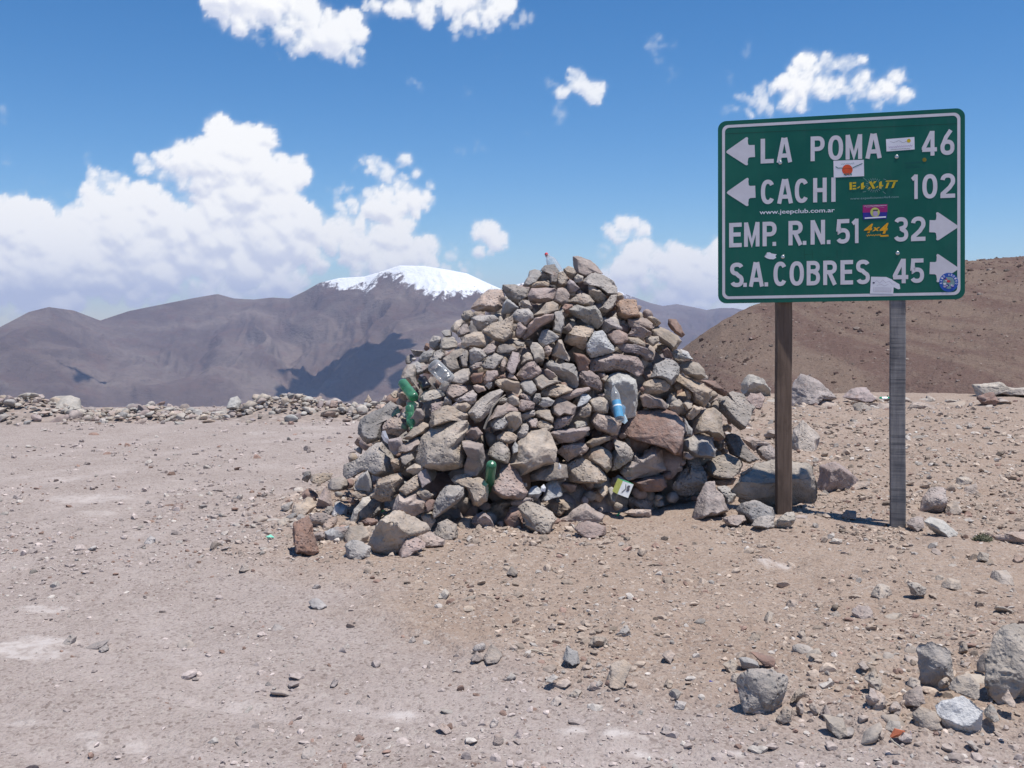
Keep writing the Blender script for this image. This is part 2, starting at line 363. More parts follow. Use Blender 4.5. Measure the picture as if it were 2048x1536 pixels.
def hill_rocks():
    r_ = np.random.default_rng(55); n = 4200; px = r_.uniform(1280, 2150, n); t = r_.uniform(.0, 1.0, n); r, z = hill_rz(px, t); a = np.arctan((px - 1024) / F_PX); x = np.sin(a) * r; y = np.cos(a) * r; q = xyz(x, y)
    win = (1 - sstep(t, .9, 1.0)) * .8 + .2
    z = z + win * (1.1 * fbm(q * .05, 3, 81) + .4 * fbm(q * .22, 4, 82)) + .10 * fbm(q * 1.3, 4, 83)
    keep = fbm(q * .15 + np.array([3, 1, 0]), 3, 88) + r_.normal(0, .3, n) > .02; x, y, z, r = x[keep], y[keep], z[keep], r[keep]; n = len(x)
    V0, F0 = ICO[0]; s = .042 * (1 - r_.random(n) * .97) ** (-1 / 2.2) * (r / 60); s = np.minimum(s, .45)
    J = r_.uniform(.6, 1.25, (n, 12, 1)); P = V0[None] * J * s[:, None, None] * np.array([1.1, 1.1, .8]) + np.stack([x, y, z], 1)[:, None, :]
    F = (F0[None] + (np.arange(n) * 12)[:, None, None]).reshape(-1, 3); v = np.clip(r_.normal(1, .28, n), .4, 1.7)[:, None]; c = np.where((r_.random(n) < .3)[:, None], np.array([.25, .20, .17]), np.array([.15, .10, .083])) * v
    tag(link('scree_rocks', mesh_np('scree_rocks', P.reshape(-1, 3), F, False, np.repeat(c, 12, 0)), M_RUBBLE), 'brown scree rocks strewn over the hillside on the right', 'scree', kind='stuff')
hill_rocks()

# ------------------------------------------------------------ sky dome with the cloud banks
# cumulus banks of the view: centre px, centre py, half width, half height, strength
CLOUDS = '''480 -10 100 60 .9;560 30 90 55 .85;640 55 110 50 .85;705 95 60 30 .7;540 90 60 22 .5;820 5 105 34 .85;950 12 100 42 .85;940 62 45 20 .45;1045 40 26 20 .45;720 118 18 12 .5
30 480 110 75 1.1;80 520 130 95 1.1;160 530 130 75 1.1;215 362 55 34 .9;250 430 110 60 1;330 325 58 36 .9;395 330 70 50 1;470 330 115 72 1.2;545 360 75 60 1.1;500 420 135 70 1.2;380 430 130 80 1.2;290 480 150 80 1.1;430 510 190 80 1.1;560 470 85 80 1;300 560 150 45 1;470 560 170 50 1.1;110 575 130 34 1;570 540 80 50 1;20 600 60 30 .4
735 330 55 20 .7;780 345 60 30 .8;825 385 45 45 1;770 420 80 45 .9;690 385 45 16 .5;680 445 60 34 1;720 490 95 50 1.1;800 490 70 50 1;770 530 120 45 1.1;880 500 50 22 .6;900 545 70 22 .8;960 560 40 18 .6
975 480 56 40 1;1255 485 62 40 1.1;1310 530 95 55 1.2;1380 560 110 55 1.2;1235 545 55 40 1;1430 590 100 36 1;1425 520 70 40 .9;1330 590 110 40 1.1;1205 500 28 12 .5;1500 600 90 26 .9;1560 610 60 20 .7
1165 185 42 42 .8;1105 163 44 8 .30;1120 228 15 26 .32;825 172 15 12 .42;990 120 9 15 .30;935 180 14 11 .30;1045 270 14 6 .22;935 297 50 11 .22;1310 75 22 16 .36;1330 100 28 20 .34;1345 140 20 20 .26;1490 95 11 18 .30;1455 152 9 10 .26;1350 200 18 14 .18
1620 140 56 38 1.1;1680 155 65 40 1.1;1755 182 75 34 1.1;1600 175 70 34 .9;1520 205 75 26 .7;1475 215 46 14 .5;1690 203 60 18 .7;1570 170 50 22 .6;8 230 14 10 .35;180 325 12 8 .35;130 385 20 7 .25;65 365 20 6 .2;5 320 9 8 .3'''
def az_el(px, py):
    d = ray(px, py); d = d / np.linalg.norm(d)
    return math.degrees(math.atan2(d[0], d[1])), math.degrees(math.asin(d[2]))


def sky_dome():
    """cumulus as heaps of rounded heads, lit from above"""
    blobs = []
    for row in CLOUDS.replace('\n', ';').split(';'):
        cx, cy, rx, ry, st = map(float, row.split()); a, e = az_el(cx, cy); k = math.cos(R(a)) ** 2
        blobs.append((a, e, rx / 35.7 * k, ry / 35.7, st))
    rr = random.Random(3)
    for i in range(30):                       # the same kind of sky all round
        a = rr.uniform(38, 322); e = rr.uniform(1, 13); s = rr.uniform(2, 5); a = a if a < 180 else a - 360
        blobs.append((a, e, s * rr.uniform(1.2, 2.2), s * .6, 1.0))
    puffs = []
    for (a, e, rx, ry, st) in blobs:
        n = int(np.clip(rx * ry * 7, 6, 34)); lim = min(rx, ry)
        for _ in range(n):
            t = rr.uniform(0, 6.2832); q = math.sqrt(rr.random()); r = lim * rr.uniform(.28, .62) * (1.15 - .45 * q)
            puffs.append((a + rx * .86 * q * math.cos(t), e + ry * .86 * q * math.sin(t), max(r, .16), st, rr.uniform(-.1, .35) * r))
    def patch(azs, els, octv):
        E, A = np.meshgrid(els, azs, indexing='ij'); sh = A.shape; step = els[1] - els[0]
        q = np.stack([A.ravel(), E.ravel(), np.zeros(A.size)], 1)
        def F(sc_, o, sd, g=.55): return fbm(q * sc_, o, sd, g).reshape(sh)
        wa = .42 * F(.9, octv, 501) + .10 * F(4.5, 3, 503); we = .36 * F(.9, octv, 502) + .10 * F(4.5, 3, 504)
        Aw = A + wa; Ew = E + we; H = np.full(sh, -.6); S = np.zeros(sh)
        for (a, e, r, st, z0) in puffs:
            da0 = (azs - a + 180) % 360 - 180; ia = np.nonzero(np.abs(da0) < r + 1.0)[0]; ie = np.nonzero(np.abs(els - e) < r + .9)[0]
            if not len(ia) or not len(ie): continue
            sl = (slice(ie[0], ie[-1] + 1), slice(ia[0], ia[-1] + 1)); da = (Aw[sl] - a + 180) % 360 - 180; dd = np.hypot(da, Ew[sl] - e)
            h = np.where(dd < r, np.sqrt(np.maximum(0, r * r - dd * dd)) + z0 * (1 - dd / r), -(dd - r) * .9)
            up = h > H[sl]; H[sl] = np.where(up, h, H[sl]); S[sl] = np.maximum(S[sl], st * sstep(h, -.25, .12))
        fine = F(2.6, 5, 510, .6); H = H - .95 * np.clip(F(.40, 5, 540, .58) - .04, 0, .7)
        def blur(x, rad_):
            k = max(1, int(round(rad_ / step)))
            for ax in (0, 1):
                for _ in range(2):
                    c = np.cumsum(np.pad(x, [(k + 1, k) if w == ax else (0, 0) for w in (0, 1)], mode='edge'), axis=ax)
                    x = (np.take(c, np.arange(2 * k + 1, c.shape[ax]), ax) - np.take(c, np.arange(0, c.shape[ax] - 2 * k - 1), ax)) / (2 * k + 1)
            return x
        def shift(x, up_, rt_):
            u = int(round(up_ / step)); r_ = int(round(rt_ / step)); y = np.roll(x, (-u, -r_), (0, 1))
            if u > 0: y[-u:, :] = x[-1:, :]
            return y
        Hs = blur(np.maximum(H, -.2), .10) + .10 * fine; ge = np.gradient(Hs, step, axis=0); ga = np.gradient(Hs, step, axis=1)
        nn = 1 / np.sqrt(1 + ge ** 2 + ga ** 2); lam = (-ge * .80 - ga * .22 + .55) * nn
        body = np.clip(H + .15, 0, 1.2); b2 = blur(body, .7); over_ = .6 * shift(b2, 1.3, .3) + .5 * shift(b2, 2.6, .5)
        lit = .66 * np.clip(lam, -.2, 1.1) + .52 * np.exp(-.95 * over_) + .06
        alpha = sstep(H + .34 * fine + .10 * F(7.0, 3, 520), -.34, .50) * np.clip(S * 1.12, 0, 1) ** 1.2
        soft = blur(alpha, .32); alpha = np.maximum(alpha * sstep(soft + .16 * fine, -.06, .26), .62 * sstep(soft + .34 * F(1.5, 6, 530, .6), .22, .95))
        lo = np.array([.66, .70, .83]); hi = np.array([1.0, 1.0, 1.0]); col = lo + (hi - lo) * sstep(lit, .10, .80)[..., None]
        hz = (1 - sstep(E, 0, 9))[..., None] * .16; col = col * (1 - hz) + np.array([.82, .88, .98]) * hz
        return A, E, alpha, col
    rad = 32000.0; Vs = []; Fs = []; Al = []; Co = []; k = 0
    for azs, els, octv in ((np.arange(-32, 32.01, .105), np.arange(-1.0, 21.01, .105), 5), (np.arange(31.96, 328.1, 1.0), np.arange(-1.0, 21.01, .5), 3), (np.arange(-32, 328.1, 2.0), np.arange(20.96, 52, 2.0), 3)):
        A, E, al, co = patch(azs, els, octv); a = np.radians(A); e = np.radians(E)
        V = np.stack([np.sin(a) * np.cos(e), np.cos(a) * np.cos(e), np.sin(e)], -1).reshape(-1, 3) * rad
        n, m = A.shape; i = np.arange(n - 1)[:, None] * m; j = np.arange(m - 1)[None, :]
        Fs.append(np.stack([i + j, i + j + 1, i + m + j + 1, i + m + j], -1).reshape(-1, 4) + k); Vs.append(V); Al.append(al.ravel()); Co.append(co.reshape(-1, 3)); k += len(V)
    me = mesh_np('sky', np.concatenate(Vs), np.concatenate(Fs), True, np.concatenate(Co), dict(cover=np.concatenate(Al)))
    mt, w = new_mat('cloud_banks'); ca = w.n('ShaderNodeAttribute', attribute_name='Col'); cv = w.n('ShaderNodeAttribute', attribute_name='cover')
    em = w.n('ShaderNodeEmission'); w.link(ca.outputs['Color'], em.inputs[0]); em.inputs[1].default_value = CLOUD_STRENGTH
    tr = w.n('ShaderNodeBsdfTransparent'); mx = w.n('ShaderNodeMixShader'); w.link(cv.outputs['Fac'], mx.inputs[0]); w.link(tr.outputs[0], mx.inputs[1]); w.link(em.outputs[0], mx.inputs[2])
    o = w.n('ShaderNodeOutputMaterial'); w.link(mx.outputs[0], o.inputs[0])
    mt.cycles.emission_sampling = 'NONE'
    return tag(link('sky', me, mt), kind='structure')
sky_dome()

# ------------------------------------------------------------ clouds that stand over the valley and shade the slopes
def build_cloud(name, centre, size, seed):
    r_ = np.random.default_rng(seed); V0, F0 = ICO[2]; Vs = []; Fs = []; k = 0
    for i in range(46):
        p = r_.normal(0, .42, 3); p[2] = abs(p[2]) * .7; s = r_.uniform(.14, .34) * (1.1 - .5 * min(1, np.hypot(p[0], p[1])))
        v = V0 * s; v = v * (1 + .25 * fbm(V0 * 2.2 + i * 5, 4, seed))[:, None]; v = v + p; v[:, 2] = np.maximum(v[:, 2], -.06)
        Vs.append(v); Fs.append(F0 + k); k += len(v)
    V = np.concatenate(Vs) * np.array(size)
    m, w = new_mat('cloud_vapour'); finish(w, (.92, .92, .93, 1), 1.0, spec=0)
    return tag(link(name, mesh_np(name, V, np.concatenate(Fs), True), m, None, centre), kind='structure')
def over(px, py, dep, h):
    p = at(px, py, dep); return p + SUN / SUN[2] * (h - p[2])
build_cloud('cloud', over(668, 800, 4050, 1750), (340, 360, 190), 5)
build_cloud('cloud', over(165, 800, 3900, 1750), (95, 120, 70), 8)
# ------------------------------------------------------------ stones
def radial(poly, nang=72):
    """outline radius round the centroid (polygon in metres)"""
    P = np.array(poly, float); Q = np.roll(P, -1, 0)
    cr = P[:, 0] * Q[:, 1] - Q[:, 0] * P[:, 1]; A = cr.sum() / 2
    c = ((P + Q) * cr[:, None]).sum(0) / (6 * A) if abs(A) > 1e-9 else P.mean(0)
    th = np.arange(nang) / nang * 2 * math.pi; out = np.zeros(nang)
    for i, a in enumerate(th):
        d = np.array([math.cos(a), math.sin(a)]); best = 0
        for p, q in zip(P - c, Q - c):
            e = q - p; det = d[0] * -e[1] + d[1] * e[0]
            if abs(det) < 1e-12: continue
            s = (p[0] * -e[1] + p[1] * e[0]) / det; u = (d[0] * p[1] - d[1] * p[0]) / det
            if s > 0 and -1e-6 <= u <= 1 + 1e-6: best = max(best, s)
        out[i] = best
    out = np.maximum(out, .35 * np.mean(out))
    return c, out, abs(A)
def stone_mesh(name, poly, seed, depth_k=.8, sub=3, rough=1.0, right=RT, up=UP, fwd=FW, flat=None, extra=()):
    """closed rock whose outline seen along fwd is poly; facets, lumps and chips in depth. Returns mesh and centroid (2d)."""
    r_ = np.random.default_rng(seed); c, rad, area = radial(poly); s = math.sqrt(max(area, 1e-6)); D = depth_k * s * r_.uniform(.55, .75)
    V0, F0 = ICO[sub]; a = V0[:, 0]; b = V0[:, 1]; cc = V0[:, 2]
    th = np.arctan2(b, a) % (2 * math.pi); rr = np.interp(th, np.arange(73) / 72 * 2 * math.pi, np.append(rad, rad[0]))
    rho = np.sqrt(a * a + b * b) ** .62; X = rr * rho * np.cos(th); Y = rr * rho * np.sin(th); Z = D * np.sign(cc) * np.abs(cc) ** .8
    P = np.stack([X, Y, Z], 1)
    planes = []
    planes.append((r_.normal(0, .35), r_.uniform(.8, 1.6), -r_.uniform(.6, .9), r_.uniform(.34, .52)))      # a weathered top face
    planes.append((r_.normal(0, .4), -r_.uniform(.5, 1.2), -.9, r_.uniform(.30, .52)))                   # an undercut front
    for _ in range(11):
        n = r_.normal(0, 1, 3); n[2] = np.sign(n[2]) * max(abs(n[2]), .55); planes.append((n[0], n[1], n[2], r_.uniform(.52, .82)))
    for nx, ny, nz, k in list(extra) + planes:
        n = np.array([nx, ny, nz]); n /= np.linalg.norm(n); h = P @ n; lim = k * h.max(); over_ = np.maximum(0, h - lim); P = P - n * (over_ * .985)[:, None]
    q = P / s
    disp = .042 * fbm(q * 2.2 + seed * 3.7, 3, seed % 97) + .040 * rough * fbm(q * 6.5 + seed, 4, seed % 89) 
    if sub >= 3: disp = disp +   .022 * rough * (.5 - np.abs(fbm(q * 13 + seed, 3, seed % 83)) * 2)
    nrm = P / (np.linalg.norm(P, axis=1, keepdims=True) + 1e-9)
    P = P + nrm * (disp * s)[:, None]
    # keep the traced outline
    t2 = np.arctan2(P[:, 1], P[:, 0]) % (2 * math.pi); r2 = np.hypot(P[:, 0], P[:, 1]); nb = 36 if sub >= 3 else 16
    b_ = (t2 / (2 * math.pi) * nb).astype(int) % nb; act = np.zeros(nb); np.maximum.at(act, b_, r2); act = np.where(act <= 0, act.mean(), act)
    tg = np.interp((np.arange(nb) + .5) / nb * 2 * math.pi, np.arange(73) / 72 * 2 * math.pi, np.append(rad, rad[0])); ra = np.clip(tg / act, .75, 1.7)
    k_ = np.interp(t2, (np.arange(-1, nb + 1) + .5) / nb * 2 * math.pi, np.concatenate([ra[-1:], ra, ra[:1]])); P[:, :2] *= k_[:, None]
    W = P[:, :1] * right + P[:, 1:2] * up + P[:, 2:3] * fwd
    return mesh_np(name, W, F0[:, [0, 2, 1]], True), c, D, s
def _subdiv(V, F):
    E = np.sort(np.concatenate([F[:, [0, 1]], F[:, [1, 2]], F[:, [2, 0]]]), 1); U, inv = np.unique(E, axis=0, return_inverse=True); inv = inv.ravel()
    M = (V[U[:, 0]] + V[U[:, 1]]) / 2; n = len(V); m = len(F); a, b, c = inv[:m] + n, inv[m:2 * m] + n, inv[2 * m:] + n
    return np.concatenate([V, M]), np.concatenate([np.stack([F[:, 0], a, c], 1), np.stack([F[:, 1], b, a], 1), np.stack([F[:, 2], c, b], 1), np.stack([a, b, c], 1)])
def _relax(V, F, k):
    s = np.zeros_like(V); w = np.zeros(len(V))
    for i, j in ((0, 1), (1, 2), (2, 0)):
        np.add.at(s, F[:, i], V[F[:, j]]); np.add.at(w, F[:, i], 1); np.add.at(s, F[:, j], V[F[:, i]]); np.add.at(w, F[:, j], 1)
    return V + k * (s / w[:, None] - V)
def block_mesh(name, poly, seed, depth_k=.8, sub=3, rough=1.0, right=RT, up=UP, fwd=FW, face=None):
    """angular broken block: a face, a girdle along the traced outline and a hidden back, split, worn and chipped"""
    r_ = np.random.default_rng(seed); c, rad, area = radial(poly, 36); s = math.sqrt(max(area, 1e-6)); D = depth_k * s * r_.uniform(.55, .8)
    P = np.array(poly, float) - c
    # long sides get one more corner, a little out of line
    Q = []
    for p, q in zip(P, np.roll(P, -1, 0)):
        Q.append(p)
        if np.linalg.norm(q - p) > .62 * s: Q.append((p + q) / 2 + r_.normal(0, .035 * s, 2))
    P = np.array(Q); n = len(P); hy = np.ptp(P[:, 1]) / 2 + 1e-6
    kind = r_.random() if face is None else face
    if kind < .62: tilt = r_.uniform(.35, 1.0); sh = np.array([r_.normal(0, .10), -r_.uniform(.0, .22)])        # broad face turned up to the sky
    elif kind < .85: tilt = r_.uniform(-.25, .2); sh = np.array([r_.normal(0, .12), -r_.uniform(.05, .25)])      # upright face with a top shelf
    else: tilt = r_.uniform(-.7, -.3); sh = np.array([r_.normal(0, .12), r_.uniform(-.1, .1)])                  # leaning out
    side = r_.normal(0, .35); fs = r_.uniform(.50, .76)
    fr = P * fs * (1 + r_.normal(0, .07, (n, 1))) + sh * s * .5; zf = -D * .80 + np.clip(tilt * fr[:, 1] + side * fr[:, 0], -.75 * D, .62 * D) + r_.normal(0, .04 * D, n)
    bk = P * r_.uniform(.55, .8) + r_.normal(0, .05 * s, (n, 2)); zb = D * r_.uniform(.7, 1.0) + r_.normal(0, .06 * D, n)
    zg = r_.normal(0, .16 * D, n) + np.clip(.30 * P[:, 1], -.4 * D, .4 * D)
    V = np.concatenate([np.c_[fr, zf], np.c_[P, zg], np.c_[bk, zb], [[fr[:, 0].mean(), fr[:, 1].mean(), zf.mean() - r_.uniform(.0, .16) * D]], [[bk[:, 0].mean(), bk[:, 1].mean(), zb.mean() + .1 * D]]]); F = []
    for i in range(n):
        j = (i + 1) % n
        F += [(3 * n, i, j), (i, n + i, n + j), (i, n + j, j), (n + i, 2 * n + i, 2 * n + j), (n + i, 2 * n + j, n + j), (3 * n + 1, 2 * n + j, 2 * n + i)]
    F = np.array(F)
    A2 = (P[:, 0] * np.roll(P[:, 1], -1) - np.roll(P[:, 0], -1) * P[:, 1]).sum()
    if A2 > 0: F = F[:, ::-1]
    for k in range(sub):
        V, F = _subdiv(V, F)
        if k == 1: V = _relax(V, F, .13)
        q = V / s; nr = V / (np.linalg.norm(V, axis=1, keepdims=True) + 1e-9)
        if k == sub - 1:
            V = V + nr * (s * (.030 * fbm(q * 2.6 + seed * 3.7, 2, seed % 97) + .030 * rough * fbm(q * 7 + seed, 4, seed % 89) + .018 * rough * (.5 - np.abs(fbm(q * 12 + seed, 3, seed % 83)) * 2)))[:, None]
    V = _relax(V, F, .12)
    W = V[:, :1] * right + V[:, 1:2] * up + V[:, 2:3] * fwd
    return mesh_np(name, W, F, True), c, D, s
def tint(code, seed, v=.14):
    r_ = np.random.default_rng(seed + 999); c = np.array(PAL[code]) * (1 + r_.normal(0, v * .55)); wv = r_.normal(0, .03); c = c * np.array([1 + wv, 1, 1 - wv]); return tuple(np.clip(c, .03, .8)) + (1,)

